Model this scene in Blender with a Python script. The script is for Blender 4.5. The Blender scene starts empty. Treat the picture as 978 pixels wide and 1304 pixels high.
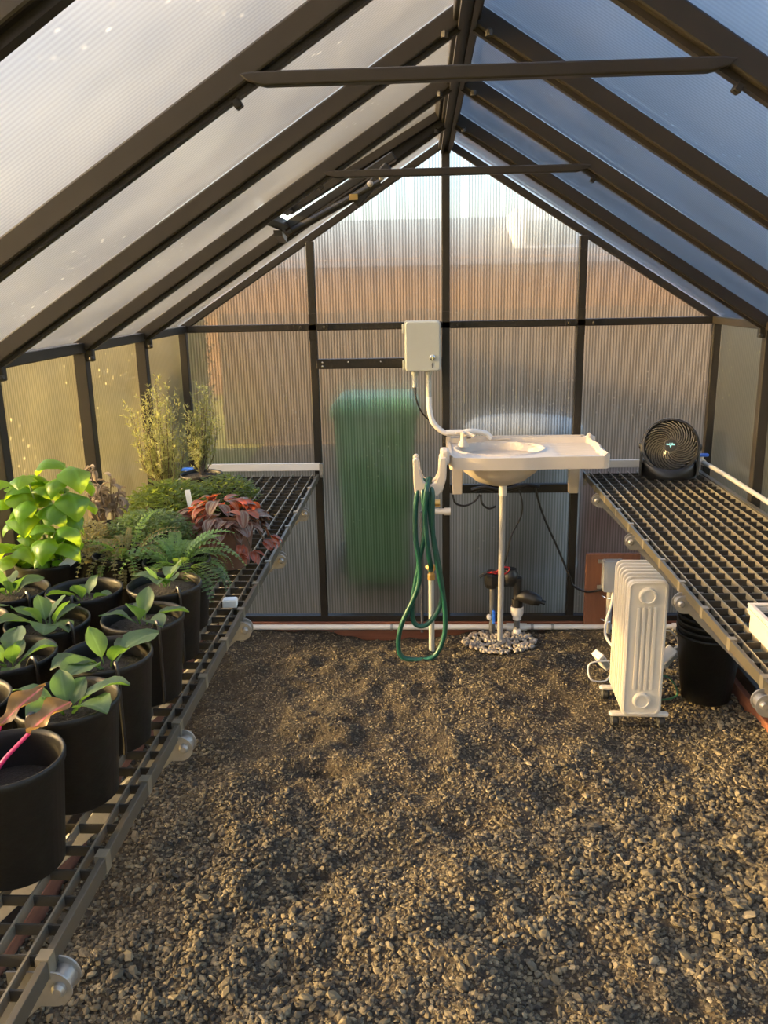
import bpy, math, random
import numpy as np
from mathutils import Vector, Matrix
random.seed(7); np.random.seed(7)
S = bpy.context.scene
COL = S.collection
PI = math.pi

# ------------------------------------------------------------------ camera
RM = [[0.9988282755, -0.0477480629, 0.0078866033],
      [0.0441497218, 0.9657735992, 0.2556015595],
      [-0.0198211526, -0.2549538735, 0.9667500423]]
cd = bpy.data.cameras.new('camera'); cam = bpy.data.objects.new('camera', cd); COL.objects.link(cam)
cd.sensor_fit = 'HORIZONTAL'; cd.sensor_width = 36; cd.lens = 1080.17 / 978 * 36; cd.clip_start = .02; cd.clip_end = 500
M4 = Matrix.Identity(4)
for i in range(3):
    M4[i][0] = RM[i][0]; M4[i][1] = RM[i][2]; M4[i][2] = -RM[i][1]
M4.translation = Vector((-.1038, -3.9782, 1.6567))
cam.matrix_world = M4
S.camera = cam

# ------------------------------------------------------------------ light
SUN_EL, SUN_AZ = math.radians(12.5), math.radians(186)   # azimuth measured from +X, counter-clockwise
sd = Vector((math.cos(SUN_EL) * math.cos(SUN_AZ), math.cos(SUN_EL) * math.sin(SUN_AZ), math.sin(SUN_EL)))
sl = bpy.data.lights.new('sun', 'SUN'); so = bpy.data.objects.new('sun', sl); COL.objects.link(so)
sl.energy = 36.0; sl.color = (1.0, .66, .23); sl.angle = math.radians(2)
so.rotation_euler = sd.to_track_quat('Z', 'Y').to_euler()
W = bpy.data.worlds.new('sky'); S.world = W; W.use_nodes = True
wn = W.node_tree.nodes; wl = W.node_tree.links
sky = wn.new('ShaderNodeTexSky'); sky.sky_type = 'NISHITA'; sky.sun_disc = False
sky.sun_elevation = SUN_EL; sky.sun_rotation = PI / 2 - SUN_AZ
sky.air_density = 1.0; sky.dust_density = 2.0; sky.ozone_density = 1.5
bgn = wn['Background']; bgn.inputs[1].default_value = 1.1
tint = wn.new('ShaderNodeMix'); tint.data_type = 'RGBA'; tint.blend_type = 'MULTIPLY'; tint.inputs[0].default_value = 1
tint.inputs[7].default_value = (.97, .91, .93, 1)      # thin evening haze
wl.new(sky.outputs[0], tint.inputs[6]); wl.new(tint.outputs[2], bgn.inputs[0])
vs = S.view_settings
vs.view_transform = 'Standard'; vs.look = 'None'; vs.gamma = 1; vs.use_curve_mapping = False
vs.exposure = -0.08
S.cycles.transparent_max_bounces = 16
S.cycles.max_bounces = 10
S.cycles.sample_clamp_indirect = 6

# ------------------------------------------------------------------ materials
def newmat(name):
    m = bpy.data.materials.new(name); m.use_nodes = True
    nt = m.node_tree
    return m, nt, nt.nodes, nt.links, nt.nodes['Principled BSDF']
def plain(name, col, rough=.5, metal=0., noise=0., nscale=30., bump=0., spec=.5, coat=0.):
    m, nt, N, L, p = newmat(name)
    p.inputs['Base Color'].default_value = (*col, 1); p.inputs['Roughness'].default_value = rough
    p.inputs['Metallic'].default_value = metal; p.inputs['Specular IOR Level'].default_value = spec
    if coat: p.inputs['Coat Weight'].default_value = coat
    if noise or bump:
        t = N.new('ShaderNodeTexCoord'); n = N.new('ShaderNodeTexNoise'); n.inputs['Scale'].default_value = nscale
        n.inputs['Detail'].default_value = 5
        L.new(t.outputs['Object'], n.inputs['Vector'])
        if noise:
            r = N.new('ShaderNodeValToRGB')
            r.color_ramp.elements[0].position = .3; r.color_ramp.elements[1].position = .7
            r.color_ramp.elements[0].color = (*[c * (1 - noise) for c in col], 1)
            r.color_ramp.elements[1].color = (*[min(1, c * (1 + noise)) for c in col], 1)
            L.new(n.outputs['Fac'], r.inputs[0]); L.new(r.outputs[0], p.inputs['Base Color'])
        if bump:
            b = N.new('ShaderNodeBump'); b.inputs['Strength'].default_value = bump; b.inputs['Distance'].default_value = .01
            L.new(n.outputs['Fac'], b.inputs['Height']); L.new(b.outputs[0], p.inputs['Normal'])
    return m

def polycarb(name, axis, lo=.02, hi=.075, pitch=.0135, webc=.58, dust=.35, tcol=(.9, .82, .68)):
    m = bpy.data.materials.new(name); m.use_nodes = True
    nt = m.node_tree; N = nt.nodes; L = nt.links; N.clear()
    out = N.new('ShaderNodeOutputMaterial')
    tc = N.new('ShaderNodeTexCoord'); sp = N.new('ShaderNodeSeparateXYZ'); L.new(tc.outputs['Object'], sp.inputs[0])
    a = N.new('ShaderNodeMath'); a.operation = 'MULTIPLY'; a.inputs[1].default_value = 2 * PI / pitch
    L.new(sp.outputs[axis], a.inputs[0])
    s = N.new('ShaderNodeMath'); s.operation = 'SINE'; L.new(a.outputs[0], s.inputs[0])
    web = N.new('ShaderNodeMapRange'); web.inputs[1].default_value = -1; web.inputs[2].default_value = 1   # 0..1
    L.new(s.outputs[0], web.inputs[0])
    n = N.new('ShaderNodeTexNoise'); n.inputs['Scale'].default_value = 4.; n.inputs['Detail'].default_value = 6
    L.new(tc.outputs['Object'], n.inputs['Vector'])
    # dust speckles
    v = N.new('ShaderNodeTexVoronoi'); v.inputs['Scale'].default_value = 30; L.new(tc.outputs['Object'], v.inputs['Vector'])
    sm = N.new('ShaderNodeMapRange'); sm.inputs[1].default_value = .19; sm.inputs[2].default_value = .04
    L.new(v.outputs['Distance'], sm.inputs[0])
    n2 = N.new('ShaderNodeTexNoise'); n2.inputs['Scale'].default_value = 2.3; n2.inputs['Detail'].default_value = 2
    L.new(tc.outputs['Object'], n2.inputs['Vector'])
    gt = N.new('ShaderNodeMapRange'); gt.inputs[1].default_value = .52; gt.inputs[2].default_value = .62
    L.new(n2.outputs['Fac'], gt.inputs[0])
    spk = N.new('ShaderNodeMath'); spk.operation = 'MULTIPLY'; L.new(sm.outputs[0], spk.inputs[0]); L.new(gt.outputs[0], spk.inputs[1])
    ramp = N.new('ShaderNodeMix'); ramp.data_type = 'RGBA'
    ramp.inputs[6].default_value = (webc, webc, webc, 1); ramp.inputs[7].default_value = (1, 1, 1, 1)
    L.new(web.outputs[0], ramp.inputs[0])
    tr = N.new('ShaderNodeBsdfTransparent'); L.new(ramp.outputs[2], tr.inputs[0])
    rf = N.new('ShaderNodeBsdfRefraction'); rf.inputs['Roughness'].default_value = .5; rf.inputs['IOR'].default_value = 1.22
    L.new(ramp.outputs[2], rf.inputs['Color'])
    tl0 = N.new('ShaderNodeBsdfTranslucent'); tl0.inputs[0].default_value = (*tcol, 1)
    df = N.new('ShaderNodeBsdfDiffuse'); df.inputs[0].default_value = (.62, .52, .37, 1)     # dust film
    tl = N.new('ShaderNodeMixShader'); tl.inputs[0].default_value = dust
    L.new(tl0.outputs[0], tl.inputs[1]); L.new(df.outputs[0], tl.inputs[2])
    gl = N.new('ShaderNodeBsdfGlossy'); gl.inputs['Roughness'].default_value = .15
    mx1 = N.new('ShaderNodeMixShader'); mx1.inputs[0].default_value = .4
    L.new(tr.outputs[0], mx1.inputs[1]); L.new(rf.outputs[0], mx1.inputs[2])
    w = N.new('ShaderNodeMapRange'); w.inputs[1].default_value = .3; w.inputs[2].default_value = .75
    w.inputs[3].default_value = lo; w.inputs[4].default_value = hi
    L.new(n.outputs['Fac'], w.inputs[0])
    ad = N.new('ShaderNodeMath'); ad.operation = 'MULTIPLY_ADD'; ad.inputs[1].default_value = .35; ad.use_clamp = True
    L.new(spk.outputs[0], ad.inputs[0]); L.new(w.outputs[0], ad.inputs[2])
    mx2 = N.new('ShaderNodeMixShader'); L.new(ad.outputs[0], mx2.inputs[0])
    L.new(mx1.outputs[0], mx2.inputs[1]); L.new(tl.outputs[0], mx2.inputs[2])
    fr = N.new('ShaderNodeFresnel'); fr.inputs['IOR'].default_value = 1.25
    mx3 = N.new('ShaderNodeMixShader'); L.new(fr.outputs[0], mx3.inputs[0])
    L.new(mx2.outputs[0], mx3.inputs[1]); L.new(gl.outputs[0], mx3.inputs[2])
    L.new(mx3.outputs[0], out.inputs[0])
    return m

def leafmat(name, col, trans=(.5, .7, .1), rough=.45, tw=.4, vein=None, stripe=None, var=.25):
    m, nt, N, L, p = newmat(name)
    out = N['Material Output']
    oi = N.new('ShaderNodeObjectInfo')
    hs = N.new('ShaderNodeHueSaturation'); hs.inputs['Color'].default_value = (*col, 1)
    mr = N.new('ShaderNodeMapRange'); mr.inputs[3].default_value = 1 - var; mr.inputs[4].default_value = 1 + var
    L.new(oi.outputs['Random'], mr.inputs[0]); L.new(mr.outputs[0], hs.inputs['Value'])
    last = hs.outputs[0]
    if vein or stripe:
        at = N.new('ShaderNodeAttribute'); at.attribute_name = 'ls'
        ab = N.new('ShaderNodeMath'); ab.operation = 'ABSOLUTE'; L.new(at.outputs['Fac'], ab.inputs[0])
        if vein:
            mm = N.new('ShaderNodeMapRange'); mm.inputs[1].default_value = .16; mm.inputs[2].default_value = .02
            L.new(ab.outputs[0], mm.inputs[0])
            mx = N.new('ShaderNodeMix'); mx.data_type = 'RGBA'; mx.inputs[7].default_value = (*vein, 1)
            L.new(mm.outputs[0], mx.inputs[0]); L.new(last, mx.inputs[6]); last = mx.outputs[2]
        if stripe:
            mu = N.new('ShaderNodeMath'); mu.operation = 'MULTIPLY'; mu.inputs[1].default_value = 9.5; L.new(ab.outputs[0], mu.inputs[0])
            si = N.new('ShaderNodeMath'); si.operation = 'SINE'; L.new(mu.outputs[0], si.inputs[0])
            mm = N.new('ShaderNodeMapRange'); mm.inputs[1].default_value = .1; mm.inputs[2].default_value = .6
            L.new(si.outputs[0], mm.inputs[0])
            mx = N.new('ShaderNodeMix'); mx.data_type = 'RGBA'; mx.inputs[7].default_value = (*stripe, 1)
            L.new(mm.outputs[0], mx.inputs[0]); L.new(last, mx.inputs[6]); last = mx.outputs[2]
    tc = N.new('ShaderNodeTexCoord'); nz = N.new('ShaderNodeTexNoise'); nz.inputs['Scale'].default_value = 90
    L.new(tc.outputs['Object'], nz.inputs['Vector'])
    bp = N.new('ShaderNodeBump'); bp.inputs['Strength'].default_value = .35; bp.inputs['Distance'].default_value = .004
    L.new(nz.outputs['Fac'], bp.inputs['Height']); L.new(bp.outputs[0], p.inputs['Normal'])
    L.new(last, p.inputs['Base Color']); p.inputs['Roughness'].default_value = rough
    t = N.new('ShaderNodeBsdfTranslucent'); t.inputs[0].default_value = (*trans, 1)
    ms = N.new('ShaderNodeMixShader'); ms.inputs[0].default_value = tw
    L.new(p.outputs[0], ms.inputs[1]); L.new(t.outputs[0], ms.inputs[2]); L.new(ms.outputs[0], out.inputs[0])
    return m

def stonemat(name, cols, rough=.75):
    m, nt, N, L, p = newmat(name)
    g = N.new('ShaderNodeNewGeometry'); r = N.new('ShaderNodeValToRGB')
    e = r.color_ramp.elements
    while len(e) < len(cols): e.new(.5)
    for i, c in enumerate(cols):
        e[i].position = i / (len(cols) - 1); e[i].color = (*c, 1)
    L.new(g.outputs['Random Per Island'], r.inputs[0]); L.new(r.outputs[0], p.inputs['Base Color'])
    p.inputs['Roughness'].default_value = rough
    return m

def woodmat(name, c0, c1, scale=6, axis=(1, 14, 14), rough=.7):
    m, nt, N, L, p = newmat(name)
    t = N.new('ShaderNodeTexCoord'); mp = N.new('ShaderNodeMapping'); mp.inputs['Scale'].default_value = axis
    n = N.new('ShaderNodeTexNoise'); n.inputs['Scale'].default_value = scale; n.inputs['Detail'].default_value = 6
    r = N.new('ShaderNodeValToRGB'); r.color_ramp.elements[0].position = .3; r.color_ramp.elements[1].position = .7
    r.color_ramp.elements[0].color = (*c0, 1); r.color_ramp.elements[1].color = (*c1, 1)
    L.new(t.outputs['Object'], mp.inputs[0]); L.new(mp.outputs[0], n.inputs['Vector']); L.new(n.outputs['Fac'], r.inputs[0])
    L.new(r.outputs[0], p.inputs['Base Color']); p.inputs['Roughness'].default_value = rough
    return m

MT = {}
MT['frame'] = plain('bronze_aluminium', (.012, .0095, .007), .45, 0, .15, 20, spec=.35)
MT['poly_x'] = polycarb('polycarbonate_upright', 0)
MT['poly_y'] = polycarb('polycarbonate_side', 1, .02, .05, webc=.7, dust=.15, tcol=(.9, .85, .5))
MT['poly_r'] = polycarb('polycarbonate_roof', 1, .055, .11, webc=.8, dust=.03, tcol=(.80, .88, 1.0))
MT['wood'] = woodmat('redwood_stain', (.13, .042, .020), (.20, .072, .034), 5, (1, 12, 12))
MT['woody'] = woodmat('redwood_stain_side', (.13, .042, .020), (.20, .072, .034), 5, (12, 1, 12))
MT['board'] = woodmat('redwood_board', (.11, .040, .018), (.17, .065, .03), 5, (12, 12, 1))
MT['grate'] = plain('shaded_steel', (.030, .026, .020), .5, 0., spec=.35)  # unlit cross bars: shade put into the grating colour; bolts share it
MT['rail'] = plain('bronze_steel', (.095, .082, .060), .45, .5)
MT['wire'] = plain('sunlit_bronze_steel', (.22, .19, .135), .42, .5)  # same grating steel, sunlight on long bars and clips put into the colour
MT['galv'] = plain('galvanised_steel', (.30, .28, .25), .4, .6, .1, 40)
MT['white'] = plain('white_paint', (.66, .63, .58), .4)
MT['pvc'] = plain('white_pvc', (.66, .62, .56), .35)
MT['sink'] = plain('cream_plastic', (.50, .43, .35), .4, 0, .03, 12)
MT['heater'] = plain('white_enamel', (.56, .51, .42), .35)
MT['grey'] = plain('grey_pvc', (.30, .29, .27), .45)
MT['dgrey'] = plain('dark_grey_pvc', (.09, .09, .09), .45)
MT['boxgrey'] = plain('light_grey_plastic', (.36, .37, .33), .45, 0, .03, 8)
MT['black'] = plain('black_plastic', (.012, .011, .010), .38)
MT['pot'] = plain('black_nursery_plastic', (.008, .007, .0055), .5, 0, .2, 60, .08, spec=.3)
MT['vane'] = plain('dark_grey_plastic', (.07, .064, .052), .3)
MT['rubber'] = plain('black_rubber', (.012, .012, .012), .7)
MT['soil'] = plain('potting_soil', (.012, .008, .005), .95, 0, .6, 150, 1.)
MT['hose'] = plain('green_hose', (.006, .060, .042), .35)
MT['brass'] = plain('brass', (.75, .50, .18), .3, .9)
MT['steel'] = plain('bright_steel', (.75, .74, .70), .2, 1.)
MT['blue'] = plain('blue_plastic', (.02, .12, .60), .4)
MT['red'] = plain('red_wire', (.30, .012, .015), .4)
MT['terra'] = plain('brown_clay', (.16, .085, .055), .7, 0, .15, 20)
MT['gwire'] = plain('green_wire', (.02, .10, .05), .5)
MT['tag'] = plain('pale_tag', (.60, .66, .72), .4)
MT['logo'] = plain('blue_print', (.25, .62, .80), .4)
MT['binmat'] = plain('green_bin_plastic', (.055, .17, .045), .45)
MT['barrel'] = plain('pale_barrel_plastic', (.20, .21, .19), .5, 0, .1, 6)
MT['clear'] = None
m, nt, N, L, p = newmat('clear_plastic')
tr = N.new('ShaderNodeBsdfTransparent'); tr.inputs[0].default_value = (.86, .88, .9, 1); ms = N.new('ShaderNodeMixShader'); ms.inputs[0].default_value = .38
p.inputs['Base Color'].default_value = (.62, .64, .66, 1); p.inputs['Roughness'].default_value = .15
L.new(tr.outputs[0], ms.inputs[1]); L.new(p.outputs[0], ms.inputs[2]); L.new(ms.outputs[0], N['Material Output'].inputs[0]); MT['clear'] = m
MT['spinach'] = leafmat('spinach_leaf', (.036, .072, .032), (.22, .42, .04), .55, .28, vein=(.085, .14, .065))
MT['basil'] = leafmat('basil_leaf', (.060, .16, .018), (.50, .74, .03), .4, .42, vein=(.14, .28, .05))
MT['chard'] = leafmat('chard_leaf', (.15, .085, .03), (.50, .30, .08), .4, .35, vein=(.55, .10, .14))
MT['chardstem'] = plain('chard_stem', (.62, .03, .12), .35)
MT['fern'] = leafmat('fern_leaf', (.085, .165, .035), (.35, .50, .06), .5, .35)
MT['fernbrown'] = leafmat('dry_fern_leaf', (.15, .15, .06), (.40, .32, .08), .6, .35)
MT['mossy'] = leafmat('small_round_leaf', (.055, .095, .028), (.22, .36, .05), .5, .3)
MT['parsley'] = leafmat('parsley_leaf', (.060, .105, .022), (.36, .44, .05), .5, .4)
MT['sage'] = leafmat('withered_sage_leaf', (.17, .145, .12), (.36, .28, .18), .7, .3)
MT['rosemary'] = leafmat('rosemary_needle', (.20, .22, .10), (.50, .50, .16), .6, .45)
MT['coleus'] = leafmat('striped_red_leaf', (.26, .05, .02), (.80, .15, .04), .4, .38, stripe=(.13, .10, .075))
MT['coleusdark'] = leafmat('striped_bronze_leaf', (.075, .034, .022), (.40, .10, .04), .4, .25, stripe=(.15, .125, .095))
MT['stem'] = plain('green_stem', (.16, .22, .07), .5)
MT['twig'] = plain('brown_twig', (.11, .075, .045), .8)
MT['pebble'] = stonemat('gravel_stone', [(.014, .011, .007), (.05, .039, .022), (.085, .067, .037), (.15, .12, .068), (.028, .022, .014), (.23, .185, .11)])
MT['river'] = stonemat('river_pebble', [(.17, .15, .125), (.32, .28, .23), (.10, .095, .09), (.42, .37, .31), (.25, .18, .12), (.50, .46, .40)], .55)
MT['dirt'] = plain('gravelly_dirt', (.036, .026, .014), .95, 0, .5, 70, 1.)
MT['lawn'] = plain('lawn_grass', (.24, .23, .035), .9, 0, .4, .8, .2)
MT['yard'] = plain('yard_soil', (.17, .105, .045), .95, 0, .35, 1.2)
MT['siding'] = plain('tan_siding', (.44, .24, .11), .8, 0, .12, 1.5)
MT['weathered'] = plain('weathered_wood', (.19, .14, .09), .85, 0, .3, 5)  # wood of the added fence, toned like the shaded lower house wall
MT['roofing'] = plain('grey_shingle', (.10, .095, .10), .85, 0, .2, 3)
MT['pale_wall'] = plain('pale_siding', (.62, .66, .70), .7)

# ------------------------------------------------------------------ mesh helpers
def catmull(pts, n=8):
    P = [Vector(p) for p in pts]
    if len(P) < 3: return P
    Q = [P[0] * 2 - P[1]] + P + [P[-1] * 2 - P[-2]]
    out = []
    for i in range(1, len(Q) - 2):
        for k in range(n):
            t = k / n; a, b, c, d = Q[i - 1], Q[i], Q[i + 1], Q[i + 2]
            out.append(.5 * ((2 * b) + (c - a) * t + (2 * a - 5 * b + 4 * c - d) * t * t + (3 * b - a - 3 * c + d) * t ** 3))
    out.append(P[-1]); return out

class MB:
    def __init__(s): s.v = []; s.f = []; s.ls = None
    def add(s, vs, fs):
        o = len(s.v); s.v += [tuple(v) for v in vs]; s.f += [tuple(i + o for i in f) for f in fs]; return s
    def box(s, a, b):
        x0, y0, z0 = a; x1, y1, z1 = b
        return s.add([(x0, y0, z0), (x1, y0, z0), (x1, y1, z0), (x0, y1, z0), (x0, y0, z1), (x1, y0, z1), (x1, y1, z1), (x0, y1, z1)],
                     [(0, 3, 2, 1), (4, 5, 6, 7), (0, 1, 5, 4), (1, 2, 6, 5), (2, 3, 7, 6), (3, 0, 4, 7)])
    def bar(s, p, q, w, h, up=(0, 0, 1)):
        p = Vector(p); q = Vector(q); d = (q - p).normalized(); u = Vector(up)
        if abs(d.dot(u)) > .98: u = Vector((0, 1, 0))
        r = d.cross(u).normalized(); u = r.cross(d).normalized()
        vs = []
        for c in (p, q):
            for a, b in ((-1, -1), (1, -1), (1, 1), (-1, 1)): vs.append(c + r * (a * w / 2) + u * (b * h / 2))
        return s.add(vs, [(0, 1, 2, 3), (7, 6, 5, 4), (0, 4, 5, 1), (1, 5, 6, 2), (2, 6, 7, 3), (3, 7, 4, 0)])
    def tube(s, pts, r, n=8, smooth=0, cap=True):
        P = catmull(pts, smooth) if smooth else [Vector(p) for p in pts]
        R = r if isinstance(r, (list, tuple)) else None
        vs = []; fs = []; prev = None
        for i, p in enumerate(P):
            d = (P[min(i + 1, len(P) - 1)] - P[max(i - 1, 0)])
            d = d.normalized() if d.length > 1e-9 else Vector((0, 0, 1))
            if prev is None:
                u = Vector((0, 0, 1)) if abs(d.z) < .9 else Vector((1, 0, 0))
                a = d.cross(u).normalized()
            else:
                a = (prev - d * prev.dot(d)).normalized()
            prev = a; b = d.cross(a)
            if R:
                t = i / (len(P) - 1) * (len(R) - 1); k = min(int(t), len(R) - 2); rr = R[k] + (R[k + 1] - R[k]) * (t - k)
            else: rr = r
            for k in range(n):
                an = 2 * PI * k / n; vs.append(p + (a * math.cos(an) + b * math.sin(an)) * rr)
        m = len(P)
        for i in range(m - 1):
            for k in range(n):
                fs.append((i * n + k, i * n + (k + 1) % n, (i + 1) * n + (k + 1) % n, (i + 1) * n + k))
        if cap: fs += [tuple(range(n - 1, -1, -1)), tuple((m - 1) * n + k for k in range(n))]
        return s.add(vs, fs)
    def lathe(s, prof, n=24, M=None, sx=1, sy=1):
        vs = []; fs = []
        for r, z in prof:
            for k in range(n):
                a = 2 * PI * k / n; v = Vector((r * math.cos(a) * sx, r * math.sin(a) * sy, z))
                vs.append(M @ v if M else v)
        for i in range(len(prof) - 1):
            for k in range(n):
                fs.append((i * n + k, i * n + (k + 1) % n, (i + 1) * n + (k + 1) % n, (i + 1) * n + k))
        fs += [tuple(range(n - 1, -1, -1)), tuple((len(prof) - 1) * n + k for k in range(n))]
        return s.add(vs, fs)
    def prism(s, poly, M, d):
        n = len(poly)
        vs = [M @ Vector((x, y, 0)) for x, y in poly] + [M @ Vector((x, y, d)) for x, y in poly]
        return s.add(vs, [tuple(range(n - 1, -1, -1)), tuple(range(n, 2 * n))] + [(i, (i + 1) % n, n + (i + 1) % n, n + i) for i in range(n)])
    def mesh(s, name, mat, smooth=False):
        me = bpy.data.meshes.new(name); me.from_pydata(s.v, [], s.f)
        if s.ls is not None:
            a = me.attributes.new('ls', 'FLOAT', 'POINT'); a.data.foreach_set('value', s.ls)
        if smooth:
            me.polygons.foreach_set('use_smooth', [True] * len(me.polygons))
        me.materials.append(mat if not isinstance(mat, str) else MT[mat]); me.update()
        return me
    def build(s, name, mat, parent=None, smooth=False, bevel=0, sharp=None):
        me = s.mesh(name, mat, smooth)
        if smooth: me.set_sharp_from_angle(angle=sharp or math.radians(40))
        o = bpy.data.objects.new(name, me); COL.objects.link(o); o.parent = parent
        if bevel:
            b = o.modifiers.new('bevel', 'BEVEL'); b.width = bevel; b.segments = 2; b.limit_method = 'ANGLE'
        return o
def obj(name, me, parent=None, loc=(0, 0, 0), rot=(0, 0, 0)):
    o = bpy.data.objects.new(name, me); COL.objects.link(o); o.parent = parent; o.location = loc; o.rotation_euler = rot; return o
def thing(name, loc, label, cat, group=None, rz=0):
    o = bpy.data.objects.new(name, None); COL.objects.link(o); o.location = loc; o.rotation_euler = (0, 0, rz); o.empty_display_size = .05
    o['label'] = label; o['category'] = cat
    if group: o['group'] = group
    return o
def tag(o, label, cat, group=None, kind=None):
    o['label'] = label; o['category'] = cat
    if group: o['group'] = group
    if kind: o['kind'] = kind
    return o
def struct(name, label=None):
    o = bpy.data.objects.new(name, None); COL.objects.link(o); o['kind'] = 'structure'
    if label: o['label'] = label
    return o
def rrect(w, h, r, n=5):
    P = []
    for cx, cy, a0 in ((w / 2 - r, h / 2 - r, 0), (-w / 2 + r, h / 2 - r, 90), (-w / 2 + r, -h / 2 + r, 180), (w / 2 - r, -h / 2 + r, 270)):
        for k in range(n + 1):
            a = math.radians(a0 + 90 * k / n); P.append((cx + r * math.cos(a), cy + r * math.sin(a)))
    return P
XZ = lambda x, y, z: Matrix.Translation((x, y, z)) @ Matrix.Rotation(PI / 2, 4, 'X')   # local xy -> world xz, local z -> -y

# ------------------------------------------------------------------ dimensions
HW, EV, RG, SP, NB = 1.22, 1.49, 2.262, .61, 7
Y0 = -SP * NB
slope = (RG - EV) / HW
def roofz(x): return RG - abs(x) * slope
def ramp_n(sx):   # outward normal of the roof plane
    return Vector((sx * slope, 0, 1)).normalized()

# ------------------------------------------------------------------ ground inside
def vnoise(x, y, sc, seed):
    rs = np.random.RandomState(seed); G = rs.rand(128, 128)
    u = x * sc + 40; v = y * sc + 40
    i = np.floor(u).astype(int); j = np.floor(v).astype(int); fu = u - i; fv = v - j
    fu = fu * fu * (3 - 2 * fu); fv = fv * fv * (3 - 2 * fv)
    g = lambda a, b: G[a % 128, b % 128]
    return (g(i, j) * (1 - fu) + g(i + 1, j) * fu) * (1 - fv) + (g(i, j + 1) * (1 - fu) + g(i + 1, j + 1) * fu) * fv - .5
def gh(x, y):
    x = np.asarray(x, float); y = np.asarray(y, float)
    h = .055 * vnoise(x, y, 2.6, 1) + .042 * vnoise(x, y, 6.3, 2) + .026 * vnoise(x, y, 17, 3) + .007 * vnoise(x, y, 41, 4)
    for cx, cy, rx, ry, d in ((-.42, -1.30, .11, .035, .035), (-.55, -1.05, .09, .04, .02), (.02, -1.62, .12, .05, .022), (-.1, -.75, .16, .05, .018), (.35, -.55, .14, .04, .016), (-.35, -1.85, .1, .06, .016), (.25, -1.2, .1, .05, .015)):
        h = h - d * np.exp(-((x - cx) / rx) ** 2 - ((y - cy) / ry) ** 2) + .5 * d * np.exp(-((x - cx) / rx) ** 2 - ((y - cy - 2.2 * ry) / ry) ** 2)
    for cx, cy, r_ in ((.72, -.88, .22), (1.045, -.735, .18), (.25, -.19, .2)):
        h = h * (1 - np.exp(-(((x - cx) ** 2 + (y - cy) ** 2) / r_ ** 2) ** 2))
    return h - .006
nx, ny = 150, 280
gx = np.linspace(-1.2, 1.2, nx); gy = np.linspace(Y0 + .02, -.02, ny)
GX, GY = np.meshgrid(gx, gy); GZ = gh(GX, GY)
idx = np.arange(nx * ny).reshape(ny, nx)
fa = np.stack([idx[:-1, :-1], idx[:-1, 1:], idx[1:, 1:], idx[1:, :-1]], -1).reshape(-1, 4)
def npmesh(name, V, F, mat, smooth=True):
    me = bpy.data.meshes.new(name); k = F.shape[1]
    me.vertices.add(len(V)); me.vertices.foreach_set('co', V.astype(np.float32).ravel())
    me.loops.add(F.size); me.loops.foreach_set('vertex_index', F.astype(np.int32).ravel())
    me.polygons.add(len(F)); me.polygons.foreach_set('loop_start', np.arange(len(F), dtype=np.int32) * k)
    me.polygons.foreach_set('use_smooth', np.full(len(F), smooth))
    me.materials.append(MT[mat]); me.update(calc_edges=True); me.validate(); return me
fl = obj('floor', npmesh('floor', np.stack([GX, GY, GZ], -1).reshape(-1, 3), fa, 'dirt')); fl['kind'] = 'structure'

def ico():
    t = (1 + 5 ** .5) / 2
    v = np.array([(-1, t, 0), (1, t, 0), (-1, -t, 0), (1, -t, 0), (0, -1, t), (0, 1, t), (0, -1, -t), (0, 1, -t), (t, 0, -1), (t, 0, 1), (-t, 0, -1), (-t, 0, 1)], float)
    v /= np.linalg.norm(v[0])
    f = np.array([(0, 11, 5), (0, 5, 1), (0, 1, 7), (0, 7, 10), (0, 10, 11), (1, 5, 9), (5, 11, 4), (11, 10, 2), (10, 7, 6), (7, 1, 8), (3, 9, 4), (3, 4, 2), (3, 2, 6), (3, 6, 8), (3, 8, 9), (4, 9, 5), (2, 4, 11), (6, 2, 10), (8, 6, 7), (9, 8, 1)])
    return v, f
def pebbles(px, py, pz, rad, rs, smooth, flat=.6):
    n = len(px); v, f = ico()
    sc = np.stack([rad * rs.uniform(.9, 1.7, n), rad * rs.uniform(.75, 1.1, n), rad * rs.uniform(flat * .7, flat * 1.25, n)], -1)
    q = rs.normal(size=(n, 4)) * np.array([1, .22, .22, 1.]); q /= np.linalg.norm(q, axis=1)[:, None]
    w, x, y, z = q.T
    R = np.stack([1 - 2 * (y * y + z * z), 2 * (x * y - z * w), 2 * (x * z + y * w), 2 * (x * y + z * w), 1 - 2 * (x * x + z * z), 2 * (y * z - x * w), 2 * (x * z - y * w), 2 * (y * z + x * w), 1 - 2 * (x * x + y * y)], -1).reshape(n, 3, 3)
    P = v[None] * sc[:, None, :] * rs.uniform(.78, 1.12, (n, 12, 1))
    P = np.einsum('nij,nkj->nki', R, P) + np.stack([px, py, pz], -1)[:, None, :]
    F = f[None] + (np.arange(n) * 12)[:, None, None]
    return P.reshape(-1, 3), F.reshape(-1, 3)
rs = np.random.RandomState(3)
NP = 86000
px = rs.uniform(-1.18, 1.18, NP); py = -3.5 * rs.rand(NP) ** .88 - .03
coarse = np.clip(vnoise(px, py, 1.6, 9) * 1.6 + .5 + .25 * px - .35 * (py + 1.6), 0, 1)
rad = (.0032 + .0056 * coarse) * np.exp(rs.normal(0, .33, NP))
big = rs.rand(NP) < .012; rad[big] *= 1.5
pz = gh(px, py) + rad * rs.uniform(-.1, .45, NP)
V, F = pebbles(px, py, pz, rad, rs, False)
g = obj('gravel', npmesh('gravel', V, F, 'pebble', False)); tag(g, 'loose brown and tan gravel covering the whole greenhouse floor', 'gravel', kind='stuff')
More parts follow.
